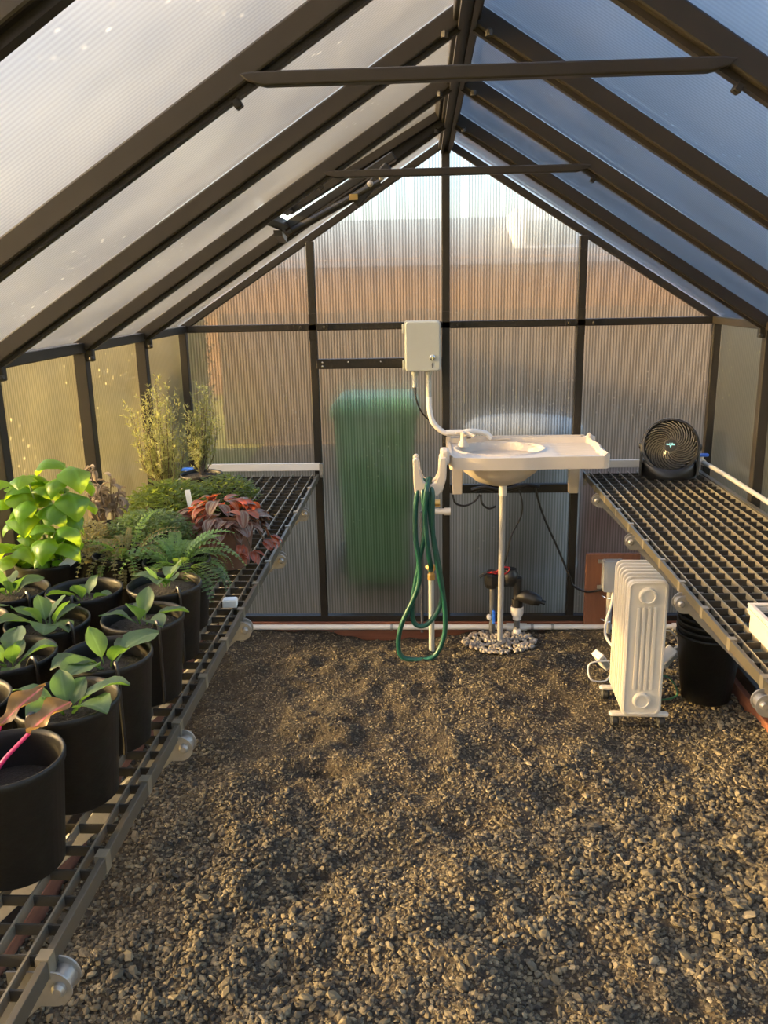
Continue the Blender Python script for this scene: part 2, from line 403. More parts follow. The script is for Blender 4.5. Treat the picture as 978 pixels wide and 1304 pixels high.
# pale pebbles round the drain pipe
n = 380; a = rs.uniform(0, 2 * PI, n); rr = np.sqrt(rs.rand(n))
px = .25 + rr * np.cos(a) * .175; py = -.19 + rr * np.sin(a) * .135
V, F = pebbles(px, py, gh(px, py) + .012 + .02 * (1 - rr), rs.uniform(.007, .0125, n), rs, True, .85)
g = obj('drain_pebbles', npmesh('drain_pebbles', V, F, 'river', True)); tag(g, 'round patch of pale river pebbles at the foot of the sink drain pipe', 'pebbles', kind='stuff')

# ------------------------------------------------------------------ greenhouse shell
PT = .006  # panel thickness
def panel(poly, origin, normal_axis, mat, parent):
    """poly: list of 3D points (planar) ; extruded by PT along normal"""
    P = [Vector(p) for p in poly]; nrm = (P[1] - P[0]).cross(P[2] - P[0]).normalized() * PT
    n = len(P); mb = MB()
    mb.add(P + [p + nrm for p in P], [tuple(range(n - 1, -1, -1)), tuple(range(n, 2 * n))] + [(i, (i + 1) % n, n + (i + 1) % n, n + i) for i in range(n)])
    return mb.build('panel', mat, parent)
cols = [-HW, -.61, 0, .61, HW]
def gable(name, yy, inward, door):
    w = struct(name)
    yo = yy - inward * .022       # panels sit on the outside of the frame
    for i in range(4):
        a, b = cols[i] + .012, cols[i + 1] - .012
        if door and i in (1, 2): pass
        else:
            if name == 'wall_back' and i == 1:
                panel([(a, yo, .06), (b, yo, .06), (b, yo, 1.325), (a, yo, 1.325)], 0, 0, 'poly_x', w)
                panel([(a, yo, 1.335), (b, yo, 1.335), (b, yo, EV), (a, yo, EV)], 0, 0, 'poly_x', w)
            else:
                panel([(a, yo, .06), (b, yo, .06), (b, yo, EV), (a, yo, EV)], 0, 0, 'poly_x', w)
        if i in (0, 3):
            s = -1 if i == 0 else 1
            panel([(s * HW, yo, EV), (s * .622, yo, EV), (s * .622, yo, roofz(.622))], 0, 0, 'poly_x', w)
        else:
            s = -1 if i == 1 else 1
            panel([(s * .598, yo, EV), (s * .012, yo, EV), (s * .012, yo, roofz(.012)), (s * .598, yo, roofz(.598))], 0, 0, 'poly_x', w)
    for x in cols:
        if door and x == 0:
            MB().bar((x, yy, EV), (x, yy, RG - .02), .038, .036, (0, 1, 0)).build('post', 'frame', w, bevel=.003); continue
        top = roofz(x) - .01
        MB().bar((x, yy, .05), (x, yy, top), .036, .036, (0, 1, 0)).build('post', 'frame', w, bevel=.003)
    for i in range(4):
        MB().bar((cols[i] + .019, yy, EV), (cols[i + 1] - .019, yy, EV), .03, .032).build('crossbeam', 'frame', w, bevel=.003)
    for s in (-1, 1):
        MB().bar((s * HW, yy, EV + .004), (0, yy, RG + .004), .03, .03).build('gable_rail', 'frame', w, bevel=.003)
    if not door:
        MB().box((-HW, yy - .02, .045), (HW, yy + .02, .075)).build('base_rail', 'frame', w)
    return w
wb = gable('wall_back', 0, -1, False)
# door header, splice plates, rivets, crossbar below the sink
MB().box((-.60, -.022, 1.30), (-.02, .012, 1.345)).build('header_bar', 'frame', wb, bevel=.003)
for x, z in ((-.57, 1.33), (-.45, 1.33), (-.06, 1.33), (-.57, 1.312), (-.3, 1.33)):
    MB().lathe([(.005, 0), (.004, .003), (.001, .004)], 8, XZ(x, -.022, z)).build('rivet', 'steel', wb, True)
MB().box((.018, -.02, .700), (.592, .012, .742)).build('crossbar', 'frame', wb, bevel=.003)
for x in (-.61, .0, .61):
    mb = MB(); mb.box((x - .017, -.026, EV - .055), (x + .017, -.018, EV + .06)); mb.box((x - .07, -.026, EV - .013), (x + .07, -.018, EV + .013))
    mb.build('splice_plate', 'frame', wb)
    for dx in (-.055, .055):
        MB().lathe([(.006, 0), (.005, .004), (.001, .005)], 8, XZ(x + dx, -.026, EV)).build('bolt', 'grate', wb, True)
gable('wall_front', Y0, 1, True)
for side, s in (('left', -1), ('right', 1)):
    w = struct('wall_' + side)
    xo = s * (HW + .016)
    for k in range(NB):
        a, b = -SP * (k + 1) + .012, -SP * k - .012
        pl = [(xo, a, .06), (xo, b, .06), (xo, b, EV), (xo, a, EV)]
        panel(pl if s > 0 else pl[::-1], 0, 0, 'poly_y', w)
    for k in range(1, NB):
        MB().bar((s * HW, -SP * k, .05), (s * HW, -SP * k, EV), .04, .045, (1, 0, 0)).build('post', 'frame', w, bevel=.003)
        mb = MB(); mb.box((s * (HW - .032) - .013, -SP * k - .013, EV - .045), (s * (HW - .032) + .013, -SP * k + .013, EV - .005))
        mb.build('corner_bracket', 'frame', w, bevel=.004)
        MB().lathe([(.008, 0), (.008, .012), (.004, .015)], 8, XZ(s * (HW - .045), -SP * k - .016, EV - .035)).build('bolt', 'grate', w, True)
    MB().bar((s * HW, Y0, EV), (s * HW, .01, EV), .05, .032).build('eave_beam', 'frame', w, bevel=.003)
    MB().box((s * HW - .022, Y0, .045), (s * HW + .022, 0, .10)).build('base_rail', 'frame', w, bevel=.003)
c = struct('ceiling')
for s in (-1, 1):
    nrm = ramp_n(s)
    for k in range(NB):
        if s < 0 and k == 1:   # roof vent opening takes the upper half
            xs = [(-HW - .03, -.60)]
        else: xs = [(s * (HW + .03), s * .015)]
        for xa, xb in xs:
            a, b = -SP * (k + 1) + .002, -SP * k - .002
            off = nrm * .026
            pl = [Vector((xa, a, roofz(xa))) + off, Vector((xa, b, roofz(xa))) + off, Vector((xb, b, roofz(xb))) + off, Vector((xb, a, roofz(xb))) + off]
            panel(pl[::-1] if s > 0 else pl, 0, 0, 'poly_r', c)
    for k in range(1, NB):
        y = -SP * k
        MB().bar(Vector((s * (HW + .01), y, roofz(HW + .01))), Vector((s * .01, y, roofz(.01))), .046, .042, nrm).build('rafter', 'frame', c, bevel=.004)
        MB().bar(Vector((s * HW, y, roofz(HW))) - nrm * .024, Vector((s * .03, y, roofz(.03))) - nrm * .024, .018, .014, nrm).build('rafter_flange', 'frame', c)
        if k % 2 == 0:
            p = Vector((s * .43, y, roofz(.43))) - nrm * .034
            MB().bar(p - Vector((0, .010, 0)), p + Vector((0, .010, 0)), .014, .018, nrm).build('tie_bolt', 'frame', c, bevel=.003)
        p = Vector((s * .05, y - .02, roofz(.05) - .03))
        MB().lathe([(.009, 0), (.009, .012), (.004, .016)], 8, Matrix.Translation(p)).build('bolt', 'grate', c, True)
mb = MB(); mb.bar((0, Y0, RG - .01), (0, .01, RG - .01), .062, .035); mb.build('ridge_beam', 'frame', c, bevel=.004)
mb = MB(); mb.bar((-.014, Y0, RG - .034), (-.014, .0, RG - .034), .012, .02); mb.bar((.014, Y0, RG - .034), (.014, .0, RG - .034), .012, .02); mb.build('ridge_flange', 'frame', c)
for y in (-1.22, -2.44, -3.66):     # collar ties with chamfered ends
    mb = MB(); z = roofz(.405) - .012
    pr = [(-.405, .008), (-.39, -.004), (-.36, -.011), (.36, -.011), (.39, -.004), (.405, .008), (.38, .011), (-.38, .011)]
    mb.prism(pr, XZ(0, y - .0, z), .024); mb.build('tie_bar', 'frame', c, bevel=.003)
# roof vent, slightly raised, with its opener
v = struct('window_1')
hx, hz = -.03, roofz(.03) + .03
ang = math.radians(3.0)
d0 = Vector((-1, 0, -slope)).normalized(); d = Vector((d0.x * math.cos(ang) - 0, 0, d0.z)); d = Matrix.Rotation(ang, 3, 'Y') @ d0
Lv = .66; n = Vector((-d.z * -1, 0, 0)); n = Vector((0, 1, 0)).cross(d).normalized()
if n.z < 0: n = -n
h0 = Vector((hx, 0, hz)); ya, yb = -1.19, -.64
Pv = lambda t, y: h0 + d * t + Vector((0, y, 0))
off = n * .012
panel([Pv(0, ya) + off, Pv(Lv, ya) + off, Pv(Lv, yb) + off, Pv(0, yb) + off], 0, 0, 'poly_r', v)
for y in (ya, yb): MB().bar(Pv(0, y), Pv(Lv, y), .035, .045, n).build('vent_rail', 'frame', v, bevel=.003)
MB().bar(Pv(Lv, ya), Pv(Lv, yb), .03, .04, n).build('vent_rail', 'frame', v, bevel=.003)
MB().bar(Pv(.01, ya), Pv(.01, yb), .03, .04, n).build('vent_rail', 'frame', v, bevel=.003)
MB().bar(Vector((-.60, ya, roofz(.60))), Vector((-.60, yb, roofz(.60))), .03, .035, ramp_n(-1)).build('vent_sill', 'frame', v, bevel=.003)
op = MB().bar((-.20, -.78, roofz(.20) - .03), (-.60, -.78, roofz(.60) - .01), .05, .03, ramp_n(-1)).build('opener_arm', 'black', v, bevel=.004)
MB().tube([(-.25, -.80, roofz(.25) - .085), (-.57, -.80, roofz(.57) - .04)], .015, 10).build('opener_cylinder', 'black', v, True)
MB().bar((-.22, -.80, roofz(.22) - .05), (-.34, -.80, roofz(.34) - .10), .02, .035, (0, 0, 1)).build('opener_bracket', 'black', v, bevel=.006)
for x in (-.245, -.285): MB().lathe([(.011, 0), (.011, .006), (.005, .009)], 12, XZ(x, -.812, roofz(abs(x)) - .075 if x > -.26 else roofz(.285) - .07)).build('bolt', 'galv', v, True)
MB().box((-.36, -.82, roofz(.36) - .075), (-.33, -.80, roofz(.36) - .055)).build('opener_label', 'brass', v)
MB().bar((-.60, -.93, roofz(.6) - .035), (-.62, -.70, roofz(.6) - .045), .03, .02).build('opener_foot', 'black', v)
# lumber base
for nm, a, b, mt in (('trim_1', (-HW - .05, -.03, -.06), (HW + .05, .06, .046), 'wood'), ('trim_2', (-HW - .05, Y0, -.06), (-HW + .045, -.032, .046), 'woody'), ('trim_3', (HW - .045, Y0, -.06), (HW + .05, -.032, .046), 'woody')):
    o = MB().box(a, b).build(nm, mt, bevel=.004); o['kind'] = 'structure'

# ------------------------------------------------------------------ benches
def bench(side, label):
    s = -1 if side == 'left' else 1
    xf = .61 if s < 0 else .645
    t = thing('grating_bench', (0, 0, 0), label, 'bench', 'steel grating benches along both side walls')
    xw = 1.175; ya, yb = -3.6, -.035; z1 = .805; z0 = .787
    lb = MB().box((-.0016, ya, z0), (.0016, yb, z1)).mesh('long_bar', 'wire')
    nb = 12
    for i in range(nb):
        obj('long_bar', lb, t, (s * (xf + (i + .6) * (xw - xf) / nb), 0, 0))
    cb = MB().box((min(s * xf, s * xw), -.0016, z0 - .002), (max(s * xf, s * xw), .0016, z1 - .003)).mesh('cross_bar', 'grate')
    nn = 62
    for i in range(nn): obj('cross_bar', cb, t, (0, ya + (i + .5) * (yb - ya) / nn, 0))
    MB().box((s * xf - .005, ya, z0 - .006), (s * xf + .005, yb, z1 + .003)).build('front_rail', 'rail', t, bevel=.001)
    MB().box((s * xw - .01, ya, z0 - .012), (s * xw + .01, yb, z1 + .003)).build('back_rail', 'rail', t)
    cl = MB(); cl.box((-.009, -.010, z0 - .008), (.009, .010, z1 + .005)); clm = cl.mesh('rail_clip', 'wire')
    for i in range(17):
        obj('rail_clip', clm, t, (s * (xf + .003), -.12 - i * .21, 0))
    # white end rail on the back wall
    xa, xb = (-1.14, -.600) if s < 0 else (.66, 1.14)
    MB().box((xa, -.034, .822), (xb, -.020, .858)).build('end_rail', 'white', t, bevel=.002)
    if s < 0: MB().box((-.602, -.045, .79), (-.585, -.02, .856)).build('end_bracket', 'galv', t)
    else: MB().box((.645, -.045, .74), (.66, -.02, .79)).build('end_bracket', 'galv', t)
    for k in range(0, 6):
        y = -.42 - SP * k if s > 0 else -.61 - SP * k
        if y < -3.5: continue
        b = MB(); p = Vector((s * (xf - .0), y, .768)); q = Vector((s * 1.18, y, .22))
        b.bar(p, q, .024, .036, (0, 0, 1)); arm = b.build('bracket_arm', 'galv', t, bevel=.002)
        for dy in (-.016, .013):
            pl = [(.027 * math.cos(a), .027 * math.sin(a)) for a in [PI / 2 + PI * j / 10 for j in range(11)]] + [(.06, -.027), (.06, .027)]
            if s < 0: pl = [(-x, z) for x, z in pl][::-1]
            MB().prism(pl, XZ(s * (xf - .006), y + dy, .762), .003).build('bracket_plate', 'galv', arm)
        MB().lathe([(.010, 0), (.010, .006), (.006, .010)], 10, XZ(s * (xf - .016), y - .018, .765)).build('bolt', 'galv', arm, True)
        MB().lathe([(.017, 0), (.017, .028)], 16, XZ(s * (xf - .012), y + .013, .762)).build('bushing', 'galv', arm, True)
    return t
bench('left', 'dark steel grating bench crowded with potted plants along the left wall')
bench('right', 'dark steel grating bench carrying only a fan and a tray along the right wall')

# ------------------------------------------------------------------ plants
def leafgeo(mb, base, yaw, pitch, L, Wd, curl=.6, fold=.25, shape=.9, nu=8, twist=0, wav=0, petiole=0., ls=None):
    """a blade starting at base; yaw/pitch give its first direction, curl bends it down along its length"""
    pos = Vector(base); hd = Vector((math.cos(yaw), math.sin(yaw), 0)); side = Vector((-math.sin(yaw), math.cos(yaw), 0))
    vs = []; fs = []; st = []
    dt = L / nu; pt = pitch
    S5 = (-1, -.55, 0, .55, 1)
    for i in range(nu + 1):
        t = i / nu
        d = hd * math.cos(pt) + Vector((0, 0, 1)) * math.sin(pt)
        up = -hd * math.sin(pt) + Vector((0, 0, 1)) * math.cos(pt)
        tw = twist * t
        sd_ = side * math.cos(tw) + up * math.sin(tw); up2 = up * math.cos(tw) - side * math.sin(tw)
        tt = max(0, (t - petiole) / (1 - petiole))
        w = Wd * .5 * (math.sin(PI * min(1, tt ** shape * .97 + .03 * (tt > 0))) ** .75 if tt > 0 else .05) if tt > 0 else Wd * .04
        if i == nu: w = Wd * .02
        for q in S5:
            wv = wav * Wd * math.sin(t * 11 + q * 3 + yaw * 7) * abs(q)
            vs.append(pos + sd_ * (w * q) + up2 * (fold * w * (abs(q) ** 1.4) + wv)); st.append(q)
        pos = pos + d * dt; pt -= curl / nu
    for i in range(nu):
        for k in range(4):
            a = i * 5 + k; fs.append((a, a + 1, a + 6, a + 5))
    if mb.ls is None: mb.ls = []
    mb.add(vs, fs); mb.ls += st
    return mb
def leaf_obj(parent, mat, *a, name='leaf', **k):
    return leafgeo(MB(), *a, **k).build(name, mat, parent, True, sharp=math.radians(180))

# ------------------------------------------------------------------ outside
o = MB().add([(-60, -40, -.12), (60, -40, -.12), (60, 80, -.12), (-60, 80, -.12)], [(0, 1, 2, 3)]).build('lawn', 'lawn'); o['kind'] = 'structure'
mb = MB(); mb.box((-2.0, -5.5, -.13), (6, 7.5, -.105)); o = mb.build('yard_path', 'yard'); o['kind'] = 'structure'
h = thing('neighbour_house', (2, 11, -.11), 'low tan house with a grey shingle roof seen blurred through the back wall', 'house')
MB().box((-9, 0, 0), (9, 6, 2.25)).build('wall', 'siding', h)
MB().prism([(-.4, 2.12), (3, 3.1), (6.4, 2.12), (3, 2.1)], Matrix.Translation((9.4, 0, 0)) @ Matrix(((0, 0, -1, 0), (1, 0, 0, 0), (0, 1, 0, 0), (0, 0, 0, 1))), 18.8).build('roof', 'roofing', h)
dm = MB().box((-.5, .55, 2.2), (.75, 2.2, 3.05)).build('dormer', 'pale_wall', h)
MB().box((-.3, .53, 2.45), (.55, .55, 2.85)).build('window', 'barrel', dm)
bn = thing('wheelie_bin', (-.38, 1.0, -.11), 'large green wheelie bin standing outside behind the back door panel', 'bin')
bm_ = MB(); bm_.lathe([(.25, .06), (.29, .55), (.33, 1.05), (.34, 1.06)], 4, Matrix.Rotation(PI / 4, 4, 'Z')); bm_.build('body', 'binmat', bn, bevel=.03)
MB().lathe([(.36, 1.06), (.36, 1.12), (.30, 1.17)], 4, Matrix.Rotation(PI / 4, 4, 'Z')).build('lid', 'binmat', bn, bevel=.02)
MB().tube([(-.2, .27, 1.08), (.2, .27, 1.08)], .02, 8).build('handle', 'binmat', bn, True)
for x in (-.24, .24): MB().lathe([(.09, -.025), (.1, 0), (.09, .025)], 16, Matrix.Translation((x, .22, .1)) @ Matrix.Rotation(PI / 2, 4, 'Y')).build('wheel', 'rubber', bn, True)
br = thing('water_barrel', (.44, .68, -.11), 'pale round water barrel standing outside behind the sink', 'barrel')
MB().lathe([(.26, 0), (.31, .25), (.32, .5), (.31, .8), (.30, .98)], 32).build('body', 'barrel', br, True)
MB().lathe([(.325, .98), (.325, 1.02), (.28, 1.05), (.05, 1.06)], 32).build('lid', 'barrel', br, True)
for z in (.25, .75): MB().lathe([(.315, z - .015), (.328, z), (.315, z + .015)], 32).build('hoop', 'barrel', br, True)
hg = thing('hedge', (-2.9, -.35, -.11), 'clipped green hedge outside behind the back left wall panels', 'hedge')
MB().box((-.35, 0, 0), (.35, 6.0, 1.60)).build('core', 'mossy', hg)
rh = random.Random(3); mb = MB(); mb.ls = []
for i in range(9000):
    f = rh.random(); yy = rh.uniform(-.05, 6.05)
    if f < .35: q = (rh.uniform(-.38, .38), yy, 1.60 + rh.uniform(-.03, .10))
    elif f < .85: q = (.36 + rh.uniform(-.03, .06), yy, rh.uniform(.02, 1.65))
    else: q = (rh.uniform(-.38, .38), rh.uniform(-.06, .03), rh.uniform(.02, 1.65))
    leafgeo(mb, q, rh.uniform(0, 2 * PI), rh.uniform(-.3, 1.2), .075, .045, nu=2)
o = mb.build('foliage', 'fernbrown', hg); o['kind'] = 'stuff'
fe = thing('added_fence', (2.4, 6.0, -.11), 'weathered grey board fence added outside to stand in for shade low on the tan house', 'fence')  # added to cover the lower house wall, which should lie in shade
pk = MB().box((-.072, -.012, 0), (.072, .012, 1.52)).mesh('plank', 'weathered')
for i in range(64): obj('plank', pk, fe, (-4.8 + i * .15, 0, rh.uniform(-.01, .01)))
for z in (.35, 1.2): MB().box((-4.9, .012, z), (4.8, .05, z + .09)).build('rail', 'weathered', fe)
pb = thing('raised_bed', (1.45, 1.3, -.11), 'brown timber raised bed outside behind the right corner', 'planter')
for i in range(3): MB().box((-.65, -.35, .01 + i * .23), (.65, -.31, .23 + i * .23)).build('plank', 'wood', pb)
for i in range(3): MB().box((-.65, -.31, .01 + i * .23), (-.61, .31, .23 + i * .23)).build('plank', 'woody', pb)
MB().box((-.61, -.31, .5), (.61, .31, .62)).build('soil', 'soil', pb)

POT_R, POT_H = .085, .185
def pot_mesh(R, H, mat, taper=.8, name='pot'):
    w = .0022
    return MB().lathe([(R * taper * .93, 0), (R * taper, .004), (R * .985, H - .016), (R * 1.02, H - .013), (R * 1.03, H - .004), (R * 1.015, H), (R * .985, H), (R * .95, H - .008), (R * .945, H - .02), (R * (taper + .02), H * .3)], 40).mesh(name, mat, True)
PM = pot_mesh(POT_R, POT_H, 'pot')
SM = MB().lathe([(.001, .012), (.03, .010), (.06, .004), (POT_R * .965, 0), (.07, -.02)], 28).mesh('soil', 'soil', True)
BZ = .806
def pot(t, R=POT_R, H=POT_H, soilz=.75, mat='pot', share=True, drip=None):
    if share:
        obj('pot', PM, t); s = H * soilz
        so_ = obj('soil', SM, t, (0, 0, s)); k = .83 + .16 * soilz; so_.scale = (k * .97, k * .97, 1)
    else:
        obj('pot', pot_mesh(R, H, mat), t)
        k = .8 + .15 * soilz
        MB().lathe([(.001, .01), (R * .5, .008), (R * k, 0), (R * .5, -.015)], 24, Matrix.Translation((0, 0, H * soilz))).build('soil', 'soil', t, True)
    if drip is not None:
        c_, s_ = math.cos(drip), math.sin(drip)
        P = [(c_ * r, s_ * r, z) for r, z in ((R * .6, H * soilz + .01), (R * .8, H + .0), (R * .98, H + .012), (R * 1.08, H - .005), (R * 1.06, H * .6), (R * 1.03, H * .2), (R * .95, .01))]
        MB().tube(P, .0035, 6, smooth=5).build('drip_tube', 'black', t, True)
def spinach(x, y, label, n=7, size=.085, seed=0, drip=-1.2, mats=('spinach',), soilz=.72, spread=1., yaw0=0):
    rnd = random.Random(seed)
    t = thing('potted_spinach', (x, y, BZ), label, 'plant', 'young spinach plants in black pots'); pot(t, drip=drip, soilz=soilz)
    b = POT_H * soilz + .008
    for i in range(n):
        yaw = yaw0 + 2 * PI * i / n + rnd.uniform(-.4, .4); inner = i % 3 == 0
        L = size * .78 * rnd.uniform(.85, 1.2) * (.85 if inner else 1.1)
        leaf_obj(t, mats[i % len(mats)], (math.cos(yaw) * .008, math.sin(yaw) * .008, b - .004), yaw, rnd.uniform(1.15, 1.4) if inner else rnd.uniform(.75, 1.1), L * 1.35, L * rnd.uniform(.62, .8),
                 curl=rnd.uniform(.5, .9) if inner else rnd.uniform(1.0, 1.7), fold=rnd.uniform(.15, .45), shape=.95, petiole=.3, wav=.06, twist=rnd.uniform(-.5, .5))
    return t
spinach(-.716, -2.685, 'spinach plant in black pot directly behind the red-stemmed chard', 7, .085, 11, -1.9, soilz=.80, yaw0=2.2)
spinach(-.716, -2.500, 'spinach plant in black pot, third from the front along the bench edge', 6, .09, 12, -1.0, soilz=.80, yaw0=2.6)
spinach(-.708, -2.305, 'spinach plant with two upright oval leaves, black pot fourth from the front along the edge', 6, .08, 23, -.9, soilz=.85, yaw0=1.2)
spinach(-.722, -2.100, 'spinach plant with a long drooping leaf, black pot just in front of the fern', 6, .085, 14, -.9, soilz=.9, yaw0=.3)
spinach(-.905, -2.500, 'bright spinach plant in black pot, front one of the inner row', 8, .075, 15, -.6, soilz=.80, yaw0=.9)
spinach(-.905, -2.330, 'spinach plant with curly light green leaves, middle pot of the inner row', 9, .085, 16, -.6, soilz=.85, yaw0=.2)
spinach(-.900, -2.140, 'drooping dull spinach plant in shaded pot at the back of the inner row', 5, .065, 17, -1.5, soilz=.80, yaw0=1.)
spinach(-1.075, -2.140, 'spinach plant in black pot right in front of the basil', 7, .075, 18, -.7, soilz=.88)
spinach(-1.085, -2.330, 'spinach plant at the left picture edge beside the left wall panel', 7, .085, 19, None, soilz=.9)
spinach(-.905, -2.690, 'spinach plant in black pot cut by the left picture edge', 7, .08, 20, None, soilz=.6)
spinach(-.875, -3.0, 'plant of which only a green leaf tip shows at the lower left edge', 7, .1, 21, None, soilz=.6)
# rainbow chard
t = thing('potted_chard', (-.735, -2.872, BZ), 'red-stemmed chard with bronze leaves in the front black pot', 'plant'); pot(t, drip=None, soilz=.68)
b = POT_H * .68
for (dx, dy, ex, ey, ez, L, Wd, yaw, pt, cu) in ((-.03, -.02, .035, .015, .215, .075, .035, .5, .75, .5), (-.035, -.01, -.01, .02, .225, .085, .03, .8, .6, .2), (-.045, -.02, -.055, .0, .225, .07, .035, 1.4, 1.0, .8), (-.02, -.015, -.07, .03, .19, .07, .04, 2.6, .6, 1.)):
    MB().tube([(dx, dy, b), ((dx * .6 + ex * .4), (dy * .6 + ey * .4), b + (ez - b) * .55), (ex, ey, ez)], [.0045, .0035, .003], 8, smooth=5).build('stem', 'chardstem', t, True)
    leaf_obj(t, 'chard', (ex, ey, ez), yaw, pt, L, Wd * 1.15, curl=cu, fold=.5, wav=.2, twist=.6, nu=12)
for yw in (3.2, 5.1): leaf_obj(t, 'spinach', (-.03, -.02, b), yw, .9, .09, .04, curl=1.2, petiole=.3)

# basil
t = thing('potted_basil', (-1.085, -1.905, BZ), 'bushy bright green basil in a black pot beside the left wall', 'plant'); pot(t, soilz=.9)
rnd = random.Random(5); b = POT_H * .9
for i, (dx, dy, hh, lx, ly) in enumerate(((.0, .0, .27, -.02, -.02), (.03, .02, .29, .035, .0), (-.03, .01, .25, -.05, .01), (.02, -.03, .15, .035, -.035), (-.02, -.02, .10, -.05, -.03))):
    top = Vector((dx + lx, dy + ly, b + hh - .04))
    MB().tube([(dx, dy, b - .01), (dx + lx * .4, dy + ly * .4, b + hh * .5), top], [.004, .003, .002], 6, smooth=4).build('stem', 'stem', t, True)
    nl = 3 + int(hh / .05)
    for k in range(nl):
        f = (k + 1) / nl; q = Vector((dx + lx * f, dy + ly * f, b + (hh - .04) * f))
        for j in range(2):
            yaw = k * PI / 2 + j * PI + i + rnd.uniform(-.35, .35)
            sz = (.098 if f > .55 else .07 if f > .3 else .048) * rnd.uniform(.85, 1.15)
            leaf_obj(t, 'basil', q, yaw, rnd.uniform(.5, 1.0), sz * 1.2, sz * .80, curl=rnd.uniform(2.3, 3.1), fold=-.5, shape=.85, petiole=.08, wav=.03, nu=10)
MB().box((-.012, -.001, 0), (.012, .001, .05)).build('plant_label', 'tag', t).matrix_local = Matrix.Translation((.055, -.05, b + .01)) @ Matrix.Rotation(.9, 4, 'Y') @ Matrix.Rotation(.5, 4, 'Z')

def frond(t, base, yaw, pitch, L, mat, curl=1.4, nlf=16, lw=.017, name='frond'):
    mb = MB(); mb.ls = []
    pos = Vector(base); pt = pitch; hd = Vector((math.cos(yaw), math.sin(yaw), 0)); side = Vector((-math.sin(yaw), math.cos(yaw), 0)); P = [pos.copy()]
    lv = []
    for i in range(nlf):
        d = hd * math.cos(pt) + Vector((0, 0, math.sin(pt))); up = -hd * math.sin(pt) + Vector((0, 0, math.cos(pt)))
        pos = pos + d * (L / nlf); P.append(pos.copy()); pt -= curl / nlf
        w = lw * (math.sin(PI * (.15 + .8 * i / nlf)) + .15)
        for sg in (-1, 1):
            c0 = pos; a = side * sg; o_ = d * .35
            pts = [c0, c0 + a * w * .35 + d * w * .32 + up * .002, c0 + a * w * .85 + d * w * .42 + up * .003, c0 + a * w * 1.1 + d * w * .1, c0 + a * w * .8 - d * w * .28, c0 + a * w * .3 - d * w * .25]
            mb.add(pts, [(0, 1, 2, 3, 4, 5)]); mb.ls += [.5] * 6
    m2 = MB().tube(P, [.0018, .0006], 5); k = len(m2.v); mb.add(m2.v, m2.f); mb.ls += [0] * k
    return mb.build(name, mat, t)
rnd = random.Random(8)
t = thing('potted_fern', (-.745, -1.915, BZ), 'green fern with round leaflets in a black pot at the bench edge', 'plant', 'ferns'); pot(t, drip=None, soilz=.9)
for i in range(34):
    yaw = rnd.uniform(0, 2 * PI); frond(t, (math.cos(yaw) * .02, math.sin(yaw) * .02, POT_H * .9), yaw, rnd.uniform(.45, 1.35), rnd.uniform(.10, .20), 'fern', rnd.uniform(1.2, 2.6), rnd.randint(11, 17), rnd.uniform(.011, .016))
for i in range(10):
    yaw = rnd.uniform(-1.3, .9); frond(t, (math.cos(yaw) * .06, math.sin(yaw) * .06, POT_H * .9), yaw, rnd.uniform(.2, .8), rnd.uniform(.10, .16), 'mossy', rnd.uniform(1.5, 2.6), 12, .012)
t = thing('potted_fern', (-.90, -1.85, BZ), 'brownish trailing fern with dry curled tips between basil and green fern', 'plant', 'ferns'); pot(t, drip=None, soilz=.9)
for i in range(60):
    yaw = rnd.uniform(0, 2 * PI); frond(t, (math.cos(yaw) * .03, math.sin(yaw) * .03, POT_H * .9), yaw, rnd.uniform(.3, 1.4), rnd.uniform(.09, .19), 'fernbrown' if i % 3 else 'fern', rnd.uniform(1.2, 3.2), 14, rnd.uniform(.007, .011))

def bushy(name, x, y, label, R, Hm, z0, mat, n, lw, seed, cat='plant', stems=0, potR=.085, potH=.12, potmat='pot', group=None):
    """a mound of many tiny leaves: one uncountable foliage part on a pot"""
    r = random.Random(seed); t = thing(name, (x, y, BZ), label, cat, group); pot(t, potR, potH, .9, potmat, share=False)
    mb = MB(); mb.ls = []
    for i in range(n):
        a = r.uniform(0, 2 * PI); u = r.random() ** .5; q = r.uniform(.0, 1)
        ph = math.acos(q); k = r.uniform(.7, 1.05)
        c0 = Vector((math.cos(a) * math.sin(ph) * R * k, math.sin(a) * math.sin(ph) * R * k, z0 + Hm * math.cos(ph) * k + .01))
        yaw = a + r.uniform(-1.3, 1.3)
        leafgeo(mb, c0, yaw, r.uniform(-.4, .9), lw * r.uniform(.8, 1.5), lw * r.uniform(.7, 1.1), curl=r.uniform(.3, 1.2), fold=.2, nu=3)
    o = mb.build('foliage', mat, t, True, sharp=PI); o['kind'] = 'stuff'
    if stems:
        st = MB()
        for i in range(stems):
            a = r.uniform(0, 2 * PI); k = r.uniform(.3, .9)
            st.tube([(0, 0, potH * .8), (math.cos(a) * R * k * .5, math.sin(a) * R * k * .5, z0 + Hm * .5), (math.cos(a) * R * k, math.sin(a) * R * k, z0 + Hm * .8)], .0015, 5, smooth=3)
        o = st.build('stems', 'stem', t, True); o['kind'] = 'stuff'
    return t
bushy('potted_clover', -.935, -1.56, 'dark green mound of tiny round leaves behind the brownish fern', .135, .085, .12, 'mossy', 2600, .011, 31, stems=30)
bushy('potted_parsley', -.985, -1.16, 'yellow-green leafy herb between the rosemary bushes and the striped red plant', .16, .11, .10, 'parsley', 1800, .016, 32, stems=40)
bushy('potted_mint', -.84, -.98, 'small-leaved green herb just behind the striped red plant', .13, .09, .10, 'parsley', 1200, .014, 33, stems=25)
bushy('potted_thyme', -1.10, -1.62, 'low fuzzy olive herb at the foot of the withered sage', .11, .09, .10, 'fernbrown', 1400, .011, 34, stems=30)

